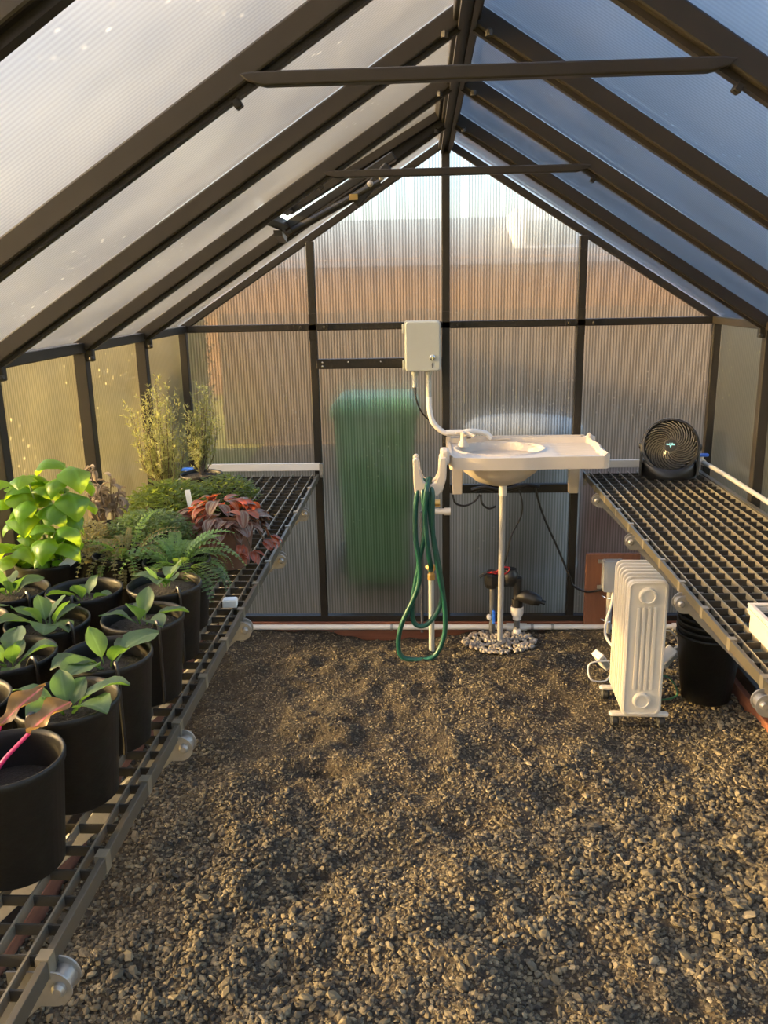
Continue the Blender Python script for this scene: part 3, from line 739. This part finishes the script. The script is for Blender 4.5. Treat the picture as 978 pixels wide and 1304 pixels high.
# withered sage
r = random.Random(41)
t = thing('potted_sage', (-1.115, -1.40, BZ), 'withered greyish sage with curled leaves beside the left wall', 'plant'); pot(t, .085, .13, .9, share=False)
for i in range(16):
    a = r.uniform(0, 2 * PI); k = r.uniform(.02, .085); hh = r.uniform(.09, .20)
    top = Vector((math.cos(a) * k, math.sin(a) * k, .12 + hh))
    st = MB().tube([(math.cos(a) * .015, math.sin(a) * .015, .11), (top.x * .7, top.y * .7, .12 + hh * .6), top], [.0025, .0015], 5, smooth=4).build('stem', 'twig', t, True)
    for j in range(6):
        f = r.uniform(.5, 1.0); q = Vector((top.x * f, top.y * f, .12 + hh * f))
        leaf_obj(t, 'sage', q, r.uniform(0, 2 * PI), r.uniform(-.3, .7), r.uniform(.03, .05), r.uniform(.012, .02), curl=r.uniform(1, 2.8), fold=.8, nu=5)

def rosemary(x, y, label, H, seed, nst, spread, lean=(0, 0)):
    r = random.Random(seed); t = thing('potted_rosemary', (x, y, BZ), label, 'plant', 'rosemary bushes'); pot(t, .085, .13, .9, share=False)
    nd = MB()
    def needles(p, q, n, ln):
        d = (q - p); dn = d.normalized()
        for i in range(n):
            c0 = p + d * r.random(); a = Vector((r.uniform(-1, 1), r.uniform(-1, 1), r.uniform(-1, 1))); a = (a - dn * a.dot(dn)).normalized()
            dr = (dn * .7 + a).normalized() * ln * r.uniform(.7, 1.2); sd_ = dr.cross(dn).normalized() * .0013
            nd.add([c0 - sd_, c0 + sd_, c0 + dr * .6 + sd_, c0 + dr, c0 + dr * .6 - sd_], [(0, 1, 2, 3, 4)])
    for i in range(nst):
        a = r.uniform(0, 2 * PI); k = spread * math.sqrt(r.random()); hh = H * r.uniform(.45, 1.0) * (1 - .35 * k / spread)
        b0 = Vector((r.uniform(-.012, .012), r.uniform(-.012, .012), .11)); m_ = Vector((math.cos(a) * k * .75 + lean[0] * .4, math.sin(a) * k * .75 + lean[1] * .4, .11 + hh * .45)); e = Vector((math.cos(a) * k + lean[0] + r.uniform(-.02, .02), math.sin(a) * k + lean[1] + r.uniform(-.02, .02), .11 + hh))
        P = catmull([b0, b0 * .5 + m_ * .5 + Vector((0, 0, -.01)), m_, e], 6)
        MB().tube(P, [.0035, .0018, .0008], 5).build('stem', 'twig', t, True)
        for j in range(7, len(P) - 1): needles(P[j], P[j + 1], 6, .016)
        for j in range(5, len(P) - 1):
            a2 = r.uniform(0, 2 * PI); w = r.uniform(.02, .045); q = P[j] + Vector((math.cos(a2) * w, math.sin(a2) * w, r.uniform(.02, .07)))
            if j > 6: needles(P[j], q, 15, .014)
    o = nd.build('needles', 'rosemary', t); o['kind'] = 'stuff'
    return t
rosemary(-1.07, -.93, 'tall airy rosemary bush in front of the second left wall post', .56, 51, 34, .105, (.0, 0))
rosemary(-1.02, -.60, 'narrow rosemary standing in the corner before the back wall', .46, 52, 20, .06, (.03, .02))

# striped red foliage plant
r = random.Random(61)
t = thing('potted_coleus', (-.745, -1.40, BZ), 'red and bronze striped foliage plant in a brown clay pot', 'plant'); pot(t, .095, .13, .9, 'terra', share=False)
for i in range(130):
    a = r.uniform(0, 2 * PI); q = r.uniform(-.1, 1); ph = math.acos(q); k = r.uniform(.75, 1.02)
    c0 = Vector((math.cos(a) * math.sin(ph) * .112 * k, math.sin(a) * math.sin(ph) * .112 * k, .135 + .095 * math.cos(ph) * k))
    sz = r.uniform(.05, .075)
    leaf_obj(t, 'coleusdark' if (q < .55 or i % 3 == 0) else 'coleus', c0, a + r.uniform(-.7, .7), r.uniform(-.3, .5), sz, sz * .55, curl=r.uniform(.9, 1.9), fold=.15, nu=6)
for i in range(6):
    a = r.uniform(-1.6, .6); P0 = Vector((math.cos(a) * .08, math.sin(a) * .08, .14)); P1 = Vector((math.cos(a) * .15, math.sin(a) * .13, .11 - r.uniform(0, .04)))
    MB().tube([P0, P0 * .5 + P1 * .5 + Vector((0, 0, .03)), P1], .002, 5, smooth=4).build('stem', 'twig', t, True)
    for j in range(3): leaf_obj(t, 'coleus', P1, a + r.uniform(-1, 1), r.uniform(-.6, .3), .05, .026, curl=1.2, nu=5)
MB().box((-.009, -.001, 0), (.009, .001, .10)).build('plant_label', 'tag', t).matrix_local = Matrix.Translation((-.13, .12, .12)) @ Matrix.Rotation(-.12, 4, 'Y')

# sensor box by the fern
t = thing('sensor_box', (-.648, -1.775, BZ), 'small white plastic sensor box beside the fern at the bench edge', 'sensor', rz=.1)
MB().box((-.02, -.016, 0), (.02, .016, .022)).build('body', 'white', t, bevel=.003); MB().box((-.016, -.012, .022), (.016, .012, .0235)).build('display', 'tag', t)

# ------------------------------------------------------------------ sink
t = thing('garden_sink', (.0, 0, .7), 'cream plastic garden sink with oval basin and grooved drainboard on the back wall', 'sink')
NXs, NYs = 110, 56
xs = np.linspace(.004, .690, NXs); ys = np.linspace(-.405, -.022, NYs)
def sinkz(x, y):
    e = ((x - .235) / .190) ** 2 + ((y + .205) / .150) ** 2
    z = .250
    if e < 1: z -= .125 * (1 - e ** 2.2)
    elif e < 1.22: z += .006 * math.sin((e - 1) / .22 * PI)
    if x > .46 and e > 1.2 and -.37 < y < -.05 and x < .655: z -= .007 * min(1, max(0, .5 - .9 * math.sin((y + .05) / .042 * 2 * PI))) * min(1, (x - .46) / .03)
    edge = .655 + .006 * math.sin(y * 26)
    if x > edge: z += .016 * math.sin(min(1, (x - edge) / .03) * PI)
    if y > -.045: z += .022
    if x < .02: z += .008
    return z
def front(x): return -.405 - .018 * math.exp(-((x - .235) / .15) ** 4)
vs_ = []; fs_ = []
for j, y in enumerate(ys):
    for x in xs:
        k = (1 - j / (NYs - 1)); yy = y + (front(x) + .405) * k ** 3
        # rounded front corners
        rc = .03; dx = max(0, x - (.690 - rc), (.004 + rc) - x); lim = -.405 + rc - math.sqrt(max(0, rc * rc - dx * dx))
        if dx > 0 and yy < lim: yy = lim
        vs_.append((x, yy, sinkz(x, y)))
for j in range(NYs - 1):
    for i in range(NXs - 1):
        a = j * NXs + i; fs_.append((a, a + 1, a + NXs + 1, a + NXs))
border = [i for i in range(NXs - 1, -1, -1)] + [0]
ring = list(range(0, NXs)) + [j * NXs + NXs - 1 for j in range(1, NYs)] + [(NYs - 1) * NXs + i for i in range(NXs - 2, -1, -1)] + [j * NXs for j in range(NYs - 2, 0, -1)]
o0 = len(vs_)
cx0, cy0 = .35, -.21
for q in ring:
    x, y, z = vs_[q]; vs_.append((cx0 + (x - cx0) * .995, cy0 + (y - cy0) * .99, .196))
for k in range(len(ring)):
    k2 = (k + 1) % len(ring); fs_.append((ring[k2], ring[k], o0 + k, o0 + k2))
MB().add(vs_, fs_).build('drainboard', 'sink', t, True, sharp=math.radians(35))
MB().lathe([(.001, .085), (.05, .088), (.10, .105), (.155, .150), (.178, .195), (.18, .22), (.16, .22)], 40, Matrix.Translation((.238, -.205, 0)), 1.06, .86).build('basin', 'sink', t, True)
MB().lathe([(.02, .128), (.022, .132), (.012, .130)], 16, Matrix.Translation((.238, -.205, 0))).build('drain', 'steel', t, True)
f = MB().lathe([(.026, .25), (.024, .262), (.014, .275), (.012, .30), (.016, .312), (.008, .318)], 16, Matrix.Translation((.075, -.135, 0))).build('faucet', 'sink', t, True)
MB().tube([(.075, -.135, .300), (.10, -.15, .308), (.125, -.165, .302)], [.011, .008, .006], 10, smooth=4).build('spout', 'sink', f, True)
for a in (0, PI / 2, PI, 3 * PI / 2):
    MB().bar((.075, -.135, .314), (.075 + .032 * math.cos(a), -.135 + .032 * math.sin(a), .312), .012, .01).build('handle_arm', 'sink', f, bevel=.003)
MB().lathe([(.010, 0), (.010, .003)], 14, Matrix.Translation((.105, -.062, .274)) @ Matrix.Rotation(-.3, 4, 'X')).build('overflow_hole', 'black', t)
MB().box((.19, -.052, .262), (.30, -.046, .272)).build('soap_ledge', 'sink', t, bevel=.002)
MB().box((.0, -.022, .225), (.645, -.010, .277)).build('backsplash', 'sink', t, bevel=.003)
for x in (.02, .632): MB().lathe([(.006, 0), (.006, .004)], 10, XZ(x, -.0225, .268)).build('screw', 'black', t)
for x in (.03, .575):
    MB().prism([(0, 0), (.045, .0), (.052, .20), (-.006, .20)], XZ(x, -.025, .005), .035).build('support_leg', 'sink', t, bevel=.004)
# hose hanger hook
t = thing('hose_hanger', (-.08, -.39, .78), 'cream plastic hook holding the coiled hose on the left end of the sink', 'hook')
outer = [(-.072, .165), (-.068, .175), (-.055, .178), (-.046, .168), (-.040, .11), (-.025, .072), (0, .060), (.022, .070), (.036, .10), (.040, .165), (.044, .178), (.068, .178), (.073, .165), (.070, .085), (.055, .035), (.03, .008), (0, .0), (-.045, .004), (-.066, .022), (-.070, .08)]
for yy in (-.025, .06):
    MB().prism(outer[::-1], XZ(0, yy, 0), .022).build('hook_plate', 'sink', t, bevel=.006)
for a in range(2): pass
MB().prism([(-.06, .02), (.055, .02), (.045, .058), (0, .062), (-.045, .07)], XZ(0, .058, 0), .082).build('saddle', 'sink', t, bevel=.004)
MB().box((.045, -.03, .14), (.085, .06, .205)).build('arm', 'sink', t, bevel=.012)
# hose
t = thing('garden_hose', (-.09, -.40, .0), 'green garden hose hanging in long loops from the hook', 'hose')
HP = [[(-.01, .0, .845), (-.045, -.03, .80), (-.055, -.03, .62), (-.04, -.03, .40), (-.125, -.02, .18), (-.13, -.02, .05), (-.06, -.02, -.008 + .03), (.03, -.02, .045), (.075, -.02, .18), (.055, -.02, .42), (.015, -.03, .66), (.008, -.03, .80), (.01, .02, .848)],
      [(.0, .02, .85), (.02, -.035, .81), (.022, -.035, .62), (.05, -.03, .42), (.062, -.015, .33), (.04, -.01, .25), (-.015, -.01, .185), (-.065, -.01, .20), (-.07, -.01, .30), (-.04, -.02, .48), (-.012, -.035, .65), (-.02, -.035, .80), (-.015, .02, .85)],
      [(.012, .0, .862), (-.005, -.05, .82), (-.012, -.045, .70), (.0, -.042, .55), (.012, -.02, .47), (.012, .04, .43), (.012, .12, .405)]]
for P in HP: MB().tube(P, .0112, 10, smooth=8).build('hose_loop', 'hose', t, True)
t = thing('water_riser', (-.075, -.27, 0), 'grey standpipe with brass hose tap behind the hanging hose', 'pipe')
MB().tube([(0, 0, -.02), (0, 0, .36)], .0135, 12).build('pipe', 'boxgrey', t, True)
MB().lathe([(.018, .355), (.018, .38), (.013, .385), (.013, .40), (.02, .402), (.02, .425), (.010, .43)], 14).build('brass_tap', 'brass', t, True)
MB().tube([(0, 0, .42), (-.02, -.03, .425)], .009, 10).build('spout', 'brass', t, True)
MB().tube([(-.045, .22, 0), (-.045, .22, .62)], .007, 8).build('side_tube', 'dgrey', t, True)
t = thing('pipe_stub', (-.03, -.05, .60), 'short white plastic pipe stub on the middle wall post', 'pipe')
MB().tube([(-.05, 0, .02), (.045, 0, .02)], .015, 12).build('pipe', 'pvc', t, True); MB().tube([(.02, 0, .02), (.05, 0, .02)], .019, 12).build('coupling', 'pvc', t, True)
MB().tube([(-.03, .0, .062), (.0, .0, .062)], .019, 12).build('fitting', 'brass', t, True)

# drain pipe of the sink
t = thing('drain_pipe', (.25, -.205, 0), 'thin grey drain pipe running straight down from the sink basin', 'pipe')
MB().tube([(0, 0, -.01), (.002, 0, .742)], .0135, 14).build('pipe', 'grey', t, True)
MB().tube([(.002, 0, .735), (.002, 0, .795)], .018, 14).build('coupling', 'pvc', t, True)
# irrigation valve with Y filter
t = thing('irrigation_valve', (.25, -.09, 0), 'black irrigation valve assembly with red wires and Y filter beside the drain pipe', 'valve')
MB().tube([(-.028, 0, -.01), (-.028, 0, .26)], .015, 12).build('pipe', 'dgrey', t, True)
bd = MB().lathe([(.028, .25), (.034, .27), (.034, .315), (.02, .335)], 8, Matrix.Translation((-.035, 0, 0))).build('valve_body', 'black', t)
MB().tube([(-.035, 0, .275), (.075, 0, .275)], .022, 12).build('valve_barrel', 'black', t, True)
MB().lathe([(.034, .28), (.038, .29), (.038, .325), (.030, .335), (.03, .345), (.012, .35)], 16, Matrix.Translation((.055, 0, 0))).build('solenoid', 'black', t, True)
r = random.Random(77)
for k in range(4):
    P = [(-.03 + .01 * k, -.01, .325)] + [(-.05 + .03 * k + r.uniform(-.02, .02), -.03 + r.uniform(-.01, .01), .335 + r.uniform(-.01, .025)) for _ in range(3)] + [(-.06 + r.uniform(-.01, .02), -.03, .335)]
    MB().tube(P, .0035, 6, smooth=5).build('red_wire', 'red', t, True)
MB().tube([(-.06, -.03, .335), (-.095, -.035, .315)], .008, 8).build('wire_nut', 'black', t, True)
MB().tube([(.09, 0, .30), (.092, 0, .18)], .021, 12).build('elbow', 'black', t, True)
MB().tube([(.092, 0, .20), (.13, -.01, .205), (.17, -.02, .195), (.20, -.025, .185)], [.024, .034, .032, .022], 14, smooth=4).build('filter_body', 'black', t, True)
MB().tube([(.195, -.024, .187), (.222, -.03, .18)], .012, 10).build('filter_cap', 'black', t, True)
MB().tube([(.092, 0, .19), (.092, 0, .15)], .027, 14).build('union_ring', 'black', t, True)
MB().lathe([(.026, .105), (.031, .118), (.031, .15), (.026, .152)], 16, Matrix.Translation((.092, 0, 0))).build('reducer', 'pvc', t, True)
MB().tube([(.092, 0, .11), (.092, 0, .085)], .021, 14).build('coupling', 'pvc', t, True)
MB().tube([(.092, 0, .09), (.092, 0, .02)], .0145, 12).build('nipple', 'dgrey', t, True)
MB().lathe([(.010, -.005), (.019, .002), (.02, .035), (.016, .04)], 14, Matrix.Translation((.092, -.012, 0))).build('elbow_cap', 'pvc', t, True)
hd_ = MB().box((-.030, -.045, .075), (-.018, -.015, .14)).build('lever', 'blue', t, bevel=.004)
MB().lathe([(.012, 0), (.012, .02), (.006, .024)], 10, XZ(-.045, -.012, .105)).build('lever_nut', 'pvc', t, True)
# pvc pipe along the back base
t = thing('supply_pipe', (0, -.055, .03), 'white plastic supply pipe running along the bottom of the back wall', 'pipe')
MB().tube([(-1.07, 0, 0), (1.175, 0, 0)], .0135, 12).build('pipe', 'pvc', t, True)
MB().tube([(.295, 0, 0), (.395, 0, 0)], .019, 12).build('tee', 'pvc', t, True)
MB().tube([(1.10, 0, 0), (1.165, 0, 0), (1.18, -.02, -.005), (1.18, -.06, -.01)], .019, 12).build('elbow', 'pvc', t, True)
for x in (-.27, .42, .52):
    MB().lathe([(.0165, -.007), (.0165, .007)], 14, Matrix.Translation((x, 0, 0)) @ Matrix.Rotation(PI / 2, 4, 'Y')).build('pipe_strap', 'galv', t, True)

# control box
t = thing('control_box', (-.108, -.03, 1.29), 'light grey lockable control box high on the middle wall post', 'box')
MB().prism(rrect(.165, .222, .012), XZ(0, 0, .111), .06).build('body', 'boxgrey', t)
dr = MB().prism(rrect(.158, .220, .016), XZ(.002, -.06, .111), .028).build('door', 'boxgrey', t, bevel=.006)
MB().lathe([(.013, 0), (.013, .004), (.009, .006), (.004, .007)], 18, XZ(.045, -.088, .062)).build('lock', 'steel', dr, True)
MB().box((.0435, -.096, .050), (.0465, -.088, .074)).build('key', 'steel', dr)
MB().prism([(0, .013), (-.004, .004), (-.002, -.012), (.002, -.012), (.004, .004)], XZ(.045, -.0881, .028), .0006).build('arrow_mark', 'dgrey', dr)
for z in (.03, .19): MB().box((-.090, -.07, z - .02), (-.078, -.045, z + .02)).build('hinge', 'boxgrey', t, bevel=.002)
for x, l in ((-.035, .075), (.028, .13)):
    MB().tube([(x, -.035, -l), (x, -.035, .005)], .0115, 12).build('conduit', 'boxgrey', t, True)
    MB().tube([(x, -.035, -.018), (x, -.035, 0)], .0155, 12).build('connector', 'boxgrey', t, True)
t = thing('flexible_conduit', (-.08, -.065, 1.16), 'white flexible conduit curving from the control box down to the sink back', 'conduit')
MB().tube([(0, 0, .01), (.003, -.002, -.05), (.02, -.005, -.11), (.07, -.005, -.155), (.13, -.002, -.160), (.19, 0, -.152), (.26, .02, -.165), (.29, .02, -.19)], .0125, 12, smooth=6).build('tube', 'pvc', t, True)
MB().tube([(.08, -.0055, -.157), (.15, -.0015, -.157)], .0145, 12).build('sleeve', 'pvc', t, True)
def cord(label, pts, r, mat, grp='loose cables', name='electric_cable', cat='cable'):
    o = MB().tube(pts, r, 8, smooth=7).build(name, mat, None, True); tag(o, label, cat, grp); return o
cord('thin black cable from the control box stub behind the white conduit', [(-.143, -.065, 1.22), (-.14, -.065, 1.17), (-.115, -.05, 1.10), (-.07, -.04, 1.05), (-.02, -.035, 1.0), (-.005, -.035, .95)], .004, 'black')
cord('short black cable loop hanging left below the sink bar', [(.03, -.04, .70), (.045, -.05, .66), (.09, -.05, .648), (.135, -.05, .67), (.16, -.04, .70)], .005, 'black')
cord('black cable loop hanging just left of the drain pipe', [(.165, -.04, .70), (.17, -.05, .66), (.20, -.055, .635), (.235, -.055, .645)], .0055, 'black')
cord('wavy black wire from the sink bar to the irrigation valve', [(.345, -.04, .72), (.36, -.05, .66), (.355, -.05, .59), (.31, -.06, .50), (.295, -.07, .42), (.27, -.08, .345)], .0038, 'black')
cord('long black cable slanting from the sink bar to the outlet board', [(.42, -.04, .73), (.46, -.035, .60), (.54, -.03, .42), (.60, -.03, .28), (.62, -.035, .235), (.68, -.06, .215), (.76, -.08, .235)], .0055, 'black')
mb = MB()
o = MB().tube([(.12, -.04, .722), (.18, -.05, .735), (.25, -.05, .722), (.33, -.05, .735), (.38, -.05, .745), (.44, -.045, .735)], .011, 8, smooth=5).build('cable_bundle', 'black', None, True); tag(o, 'bundled black cables lying along the bar under the sink', 'cable')

# ------------------------------------------------------------------ outlet board
t = thing('outlet_board', (.80, -.045, -.03), 'reddish brown wooden board standing against the wall behind the heater', 'board')
MB().box((-.128, -.012, 0), (.128, .012, .435)).build('plank', 'board', t, bevel=.003)
t = thing('outlet_cover', (.795, -.058, .22), 'clear plastic weatherproof outlet cover on the wooden board', 'outlet')
MB().prism(rrect(.10, .155, .012), XZ(0, 0, .085), .05).build('cover', 'clear', t, bevel=.004)
MB().box((-.03, -.025, .04), (.03, -.002, .13)).build('outlet', 'grey', t, bevel=.003)
for x, z in ((-.058, .15), (-.058, .02)): MB().box((x - .01, -.01, z - .008), (x + .01, 0, z + .008)).build('tab', 'galv', t)
MB().tube([(-.01, -.02, .0), (-.01, -.02, -.22)], .0135, 12).build('conduit', 'grey', t, True)
for z in (-.03, -.15):
    MB().tube([(-.045, -.006, z + .006), (-.03, -.012, z), (-.012, -.036, z), (.008, -.012, z)], .004, 8, smooth=4).build('strap', 'steel', t, True)

# ------------------------------------------------------------------ oil heater
t = thing('oil_heater', (.712, -1.0, .0), 'white oil-filled radiator heater on castors under the right bench', 'heater', rz=math.radians(-2))
FW, FH, nf = .150, .545, 7
fin = MB(); fin.prism(rrect(FW, FH, .028), XZ(0, 0, 0), .010)
fin.prism(rrect(FW * .80, FH * .93, .03), XZ(0, .012, 0), .034)
fm = fin.mesh('fin', 'heater')
for i in range(1, nf):
    o = obj('fin', fm, t, (0, .008 + i * .038, .062 + FH / 2)); b = o.modifiers.new('bevel', 'BEVEL'); b.width = .004; b.segments = 2; b.limit_method = 'ANGLE'
ff = MB().prism(rrect(FW, FH, .028), XZ(0, .012, .062 + FH / 2), .024).build('front_fin', 'heater', t, bevel=.006)
# raised border and ribs of the front fin
bo = MB(); o1 = rrect(FW - .014, FH - .014, .024); o2 = rrect(FW - .026, FH - .026, .019); n_ = len(o1)
Mx = XZ(0, -.012, .062 + FH / 2)
bo.add([Mx @ Vector((x, y, 0)) for x, y in o1] + [Mx @ Vector((x, y, .004)) for x, y in o1] + [Mx @ Vector((x, y, .004)) for x, y in o2] + [Mx @ Vector((x, y, 0)) for x, y in o2],
       [(a * n_ + i, a * n_ + (i + 1) % n_, (a + 1) * n_ + (i + 1) % n_, (a + 1) * n_ + i) for a in range(3) for i in range(n_)])
bo.build('border', 'heater', ff, bevel=.0015)
for x in (-.030, -.010, .010, .030):
    MB().prism(rrect(.013, .335, .006), XZ(x, -.012, .062 + .275), .005).build('rib', 'heater', ff, bevel=.002)
for z in (.062 + .485, .062 + .065):
    MB().lathe([(.034, 0), (.030, .012), (.024, .013), (.022, .009), (.001, .009)], 28, XZ(0, -.012, z)).build('boss', 'heater', ff, True)
for y in (.02, .24):
    mb = MB().prism(rrect(.225, .028, .012), Matrix.Translation((0, y, .048)), .013).build('foot_bar', 'heater', t, bevel=.004)
    for x in (-.088, .088):
        MB().lathe([(.016, -.014), (.021, -.009), (.021, .009), (.016, .014)], 16, Matrix.Translation((x, y + .01, .021)) @ Matrix.Rotation(PI / 2, 4, 'Y')).build('castor', 'rubber', mb, True)
MB().box((-.055, .275, .13), (.055, .315, .52)).build('control_panel', 'heater', t, bevel=.012)
# cords and adapters near the heater
cord('white cord hanging from the outlet cover down behind the heater', [(.80, -.09, .24), (.79, -.10, .16), (.765, -.12, .08), (.75, -.2, .04), (.77, -.35, .03), (.78, -.5, .05)], .006, 'white')
cord('thin white cord looping on the gravel left of the heater', [(.68, -.60, .10), (.60, -.62, .10), (.585, -.63, .07), (.60, -.64, .03), (.66, -.62, .015), (.70, -.56, .02)], .0035, 'white')
cord('thin white cord loop right of the heater', [(.86, -.66, .26), (.91, -.66, .26), (.945, -.66, .21), (.93, -.66, .14), (.88, -.66, .11), (.84, -.66, .11)], .0035, 'white')
cord('green wire lying on the gravel between heater and pot stack', [(.82, -.74, .095), (.88, -.74, .095), (.91, -.75, .07), (.925, -.76, .03), (.90, -.77, .012), (.83, -.79, .012)], .004, 'gwire')
for (loc, rot, lb) in (((.655, -.56, .085), (.2, .9, .6), 'white power adapter lying on the left side of the heater'), ((.895, -.68, .155), (.3, -.7, .3), 'white power adapter hanging right of the heater')):
    a_ = thing('power_adapter', loc, lb, 'adapter', 'power adapters'); a_.rotation_euler = rot
    MB().box((-.045, -.028, -.016), (.045, .028, .016)).build('body', 'white', a_, bevel=.006)
    MB().tube([(.045, 0, 0), (.065, 0, 0)], .007, 8).build('strain_relief', 'white', a_, True)
    MB().box((-.03, -.0285, -.01), (.03, -.0275, .01)).build('rating_label', 'boxgrey', a_)

# ------------------------------------------------------------------ nested empty pots
big = pot_mesh(.128, .29, 'pot', .76, 'nursery_pot')
names = ['bottom-most', 'second', 'third', 'fourth', 'fifth', 'sixth', 'topmost']
for i, w_ in enumerate(names):
    o = obj('nursery_pot', big, None, (1.045, -.735, .004 + i * .026), (0, 0, i * .7))
    tag(o, w_ + (' pot' if i in (0, 6) else ' pot from below') + ' in the stack of empty black nursery pots', 'pot', 'stack of empty nursery pots')

# ------------------------------------------------------------------ fan
t = thing('desk_fan', (1.005, -.15, BZ), 'round black air circulator fan on the right bench near the back wall', 'fan', rz=math.radians(-14))
fc = Vector((0, -.0, .135)); tl = math.radians(17)
MF = Matrix.Translation(fc) @ Matrix.Rotation(PI / 2 - tl, 4, 'X')   # local z -> facing forward/up
hs_ = MB().lathe([(.055, -.095), (.085, -.08), (.112, -.04), (.122, .01), (.126, .030), (.124, .038), (.114, .040), (.110, .034), (.110, .0), (.100, -.05)], 48, MF).build('housing', 'black', t, True)
for k in range(28):
    P = []
    for j in range(9):
        f = j / 8; rr = .028 + (.110 - .028) * f; a = 2 * PI * k / 28 + 1.35 * f ** 1.2
        P.append(MF @ Vector((rr * math.cos(a), rr * math.sin(a), .043 - .010 * f * f)))
    MB().tube(P, .0024, 5).build('grille_vane', 'vane', hs_, True)
for rr in (.06, .088):
    MB().tube([MF @ Vector((rr * math.cos(2 * PI * j / 40), rr * math.sin(2 * PI * j / 40), .038)) for j in range(41)], .0012, 5, cap=False).build('grille_ring', 'black', hs_, True)
MB().lathe([(.030, .030), (.030, .042), (.026, .046), (.001, .047)], 28, MF).build('hub', 'black', hs_, True)
lg = MB()
for poly in ([(-.019, .004), (-.016, .0075), (-.003, .0055), (-.001, .001), (-.016, .0)], [(.019, .004), (.016, .0075), (.003, .0055), (.001, .001), (.016, .0)], [(-.005, .0005), (.005, .0005), (.0, -.011)], [(-.006, .007), (-.001, .0065), (-.004, .012)], [(.006, .0115), (.0015, .0065), (.011, .0085)]):
    lg.prism(poly, MF @ Matrix.Translation((0, 0, .0472)), .0006)
lg.build('winged_logo', 'logo', hs_)
for k in range(3):
    a = 2 * PI * k / 3; mb = MB()
    vs_ = []
    for j in range(6):
        f = j / 5; rr = .022 + .078 * f
        for q in (-1, 1):
            aa = a + q * .42 * (.6 + .4 * f) + .5 * f; vs_.append(MF @ Vector((rr * math.cos(aa), rr * math.sin(aa), -.012 + q * .014)))
    mb.add(vs_, [(2 * j, 2 * j + 1, 2 * j + 3, 2 * j + 2) for j in range(5)]); mb.build('blade', 'black', t, True)
MB().lathe([(.02, -.06), (.026, -.05), (.026, .0), (.015, .004)], 20, MF).build('motor', 'black', t, True)
bs = MB().lathe([(.118, 0), (.120, .006), (.112, .016), (.09, .026), (.02, .030)], 40, None, 1, .82).build('base', 'black', t, True)
for s in (-1, 1):
    MB().prism([(-.042, .01), (.042, .01), (.034, .08), (.02, .150), (0, .158), (-.02, .150), (-.034, .08)], Matrix(((0, 0, 1, s * .122 - .006), (1, 0, 0, .0), (0, 1, 0, 0), (0, 0, 0, 1))), .012).build('yoke_arm', 'black', t, bevel=.004)
    MB().lathe([(.016, 0), (.014, .006), (.005, .008)], 16, Matrix.Translation((s * .128, 0, .135)) @ Matrix.Rotation(s * PI / 2, 4, 'Y')).build('pivot_cap', 'black', t, True)
# the front skirt of the base under the housing
sk = []
fsk = []
for j in range(21):
    a = PI + PI * j / 20
    for z, k in ((.006, 1.), (.055, .98), (.075, .97)): sk.append((.118 * math.cos(a) * k, .100 * math.sin(a) * k * (1 if z < .05 else .86), z - (.03 * math.sin(-a) ** 2 if z > .05 else 0)))
for j in range(20):
    for q in range(2): fsk.append((j * 3 + q, j * 3 + 3 + q, j * 3 + 4 + q, j * 3 + 1 + q))
o = MB().add(sk, fsk).build('base_skirt', 'black', t, True); so_ = o.modifiers.new('solid', 'SOLIDIFY'); so_.thickness = .004

# ------------------------------------------------------------------ right bench: tray, valves
t = thing('seed_tray', (.90, -2.21, BZ), 'cream ridged tray at the right picture edge on the right bench', 'tray')
def ringbox(x0, y0, x1, y1, z0, z1, w):
    m_ = MB(); m_.box((x0, y0, z0), (x1, y0 + w, z1)); m_.box((x0, y1 - w, z0), (x1, y1, z1))
    m_.box((x0, y0 + w, z0), (x0 + w, y1 - w, z1)); m_.box((x1 - w, y0 + w, z0), (x1, y1 - w, z1)); return m_
ringbox(-.19, -.26, .22, .26, .0, .045, .006).build('wall', 'sink', t)
MB().box((-.184, -.254, 0), (.214, .254, .006)).build('bottom', 'sink', t)
for i in range(4): ringbox(-.196 - .002 * (i % 2), -.265, .226, .265, .045 + i * .007, .051 + i * .007, .012).build('rim_ridge', 'sink', t, bevel=.0015)
MB().box((-.183, -.253, .006), (.213, .253, .048)).build('soil', 'soil', t)
def wallvalve(sx, y, label, lb2):
    t = thing('shutoff_valve', (sx * 1.165, y, .862), label, 'valve', 'blue-handled shutoff valves')
    MB().tube([(0, -.03, 0), (0, .03, 0)], .014, 12).build('body', 'pvc', t, True)
    MB().tube([(0, .0, 0), (0, .0, .022)], .008, 10).build('stem', 'pvc', t, True)
    MB().box((-.03, -.010, .022), (.03, .010, .036)).build('handle', 'blue', t, bevel=.004)
    MB().tube([(-sx * .03, .03, -.035), (-sx * .035, .03, -.005), (-sx * .015, .03, .008), (0, .03, .002)], .010, 10, smooth=5).build('elbow', 'pvc', t, True)
    o = MB().tube([(sx * 1.165, y - .03, .862), (sx * 1.18, y - .3, .857), (sx * 1.186, -1.2, .85), (sx * 1.186, -2.2, .85), (sx * 1.186, -3.4, .85)], .010, 10, smooth=6).build('water_line', 'grey', None, True)
    tag(o, lb2, 'pipe', 'grey water lines along the side walls')
wallvalve(1, -.10, 'blue-handled valve at the back right corner beside the fan', 'grey water line along the right wall at bench height')
wallvalve(-1, -.30, 'blue-handled valve at the back left corner behind the rosemary', 'grey water line along the left wall behind the plants')
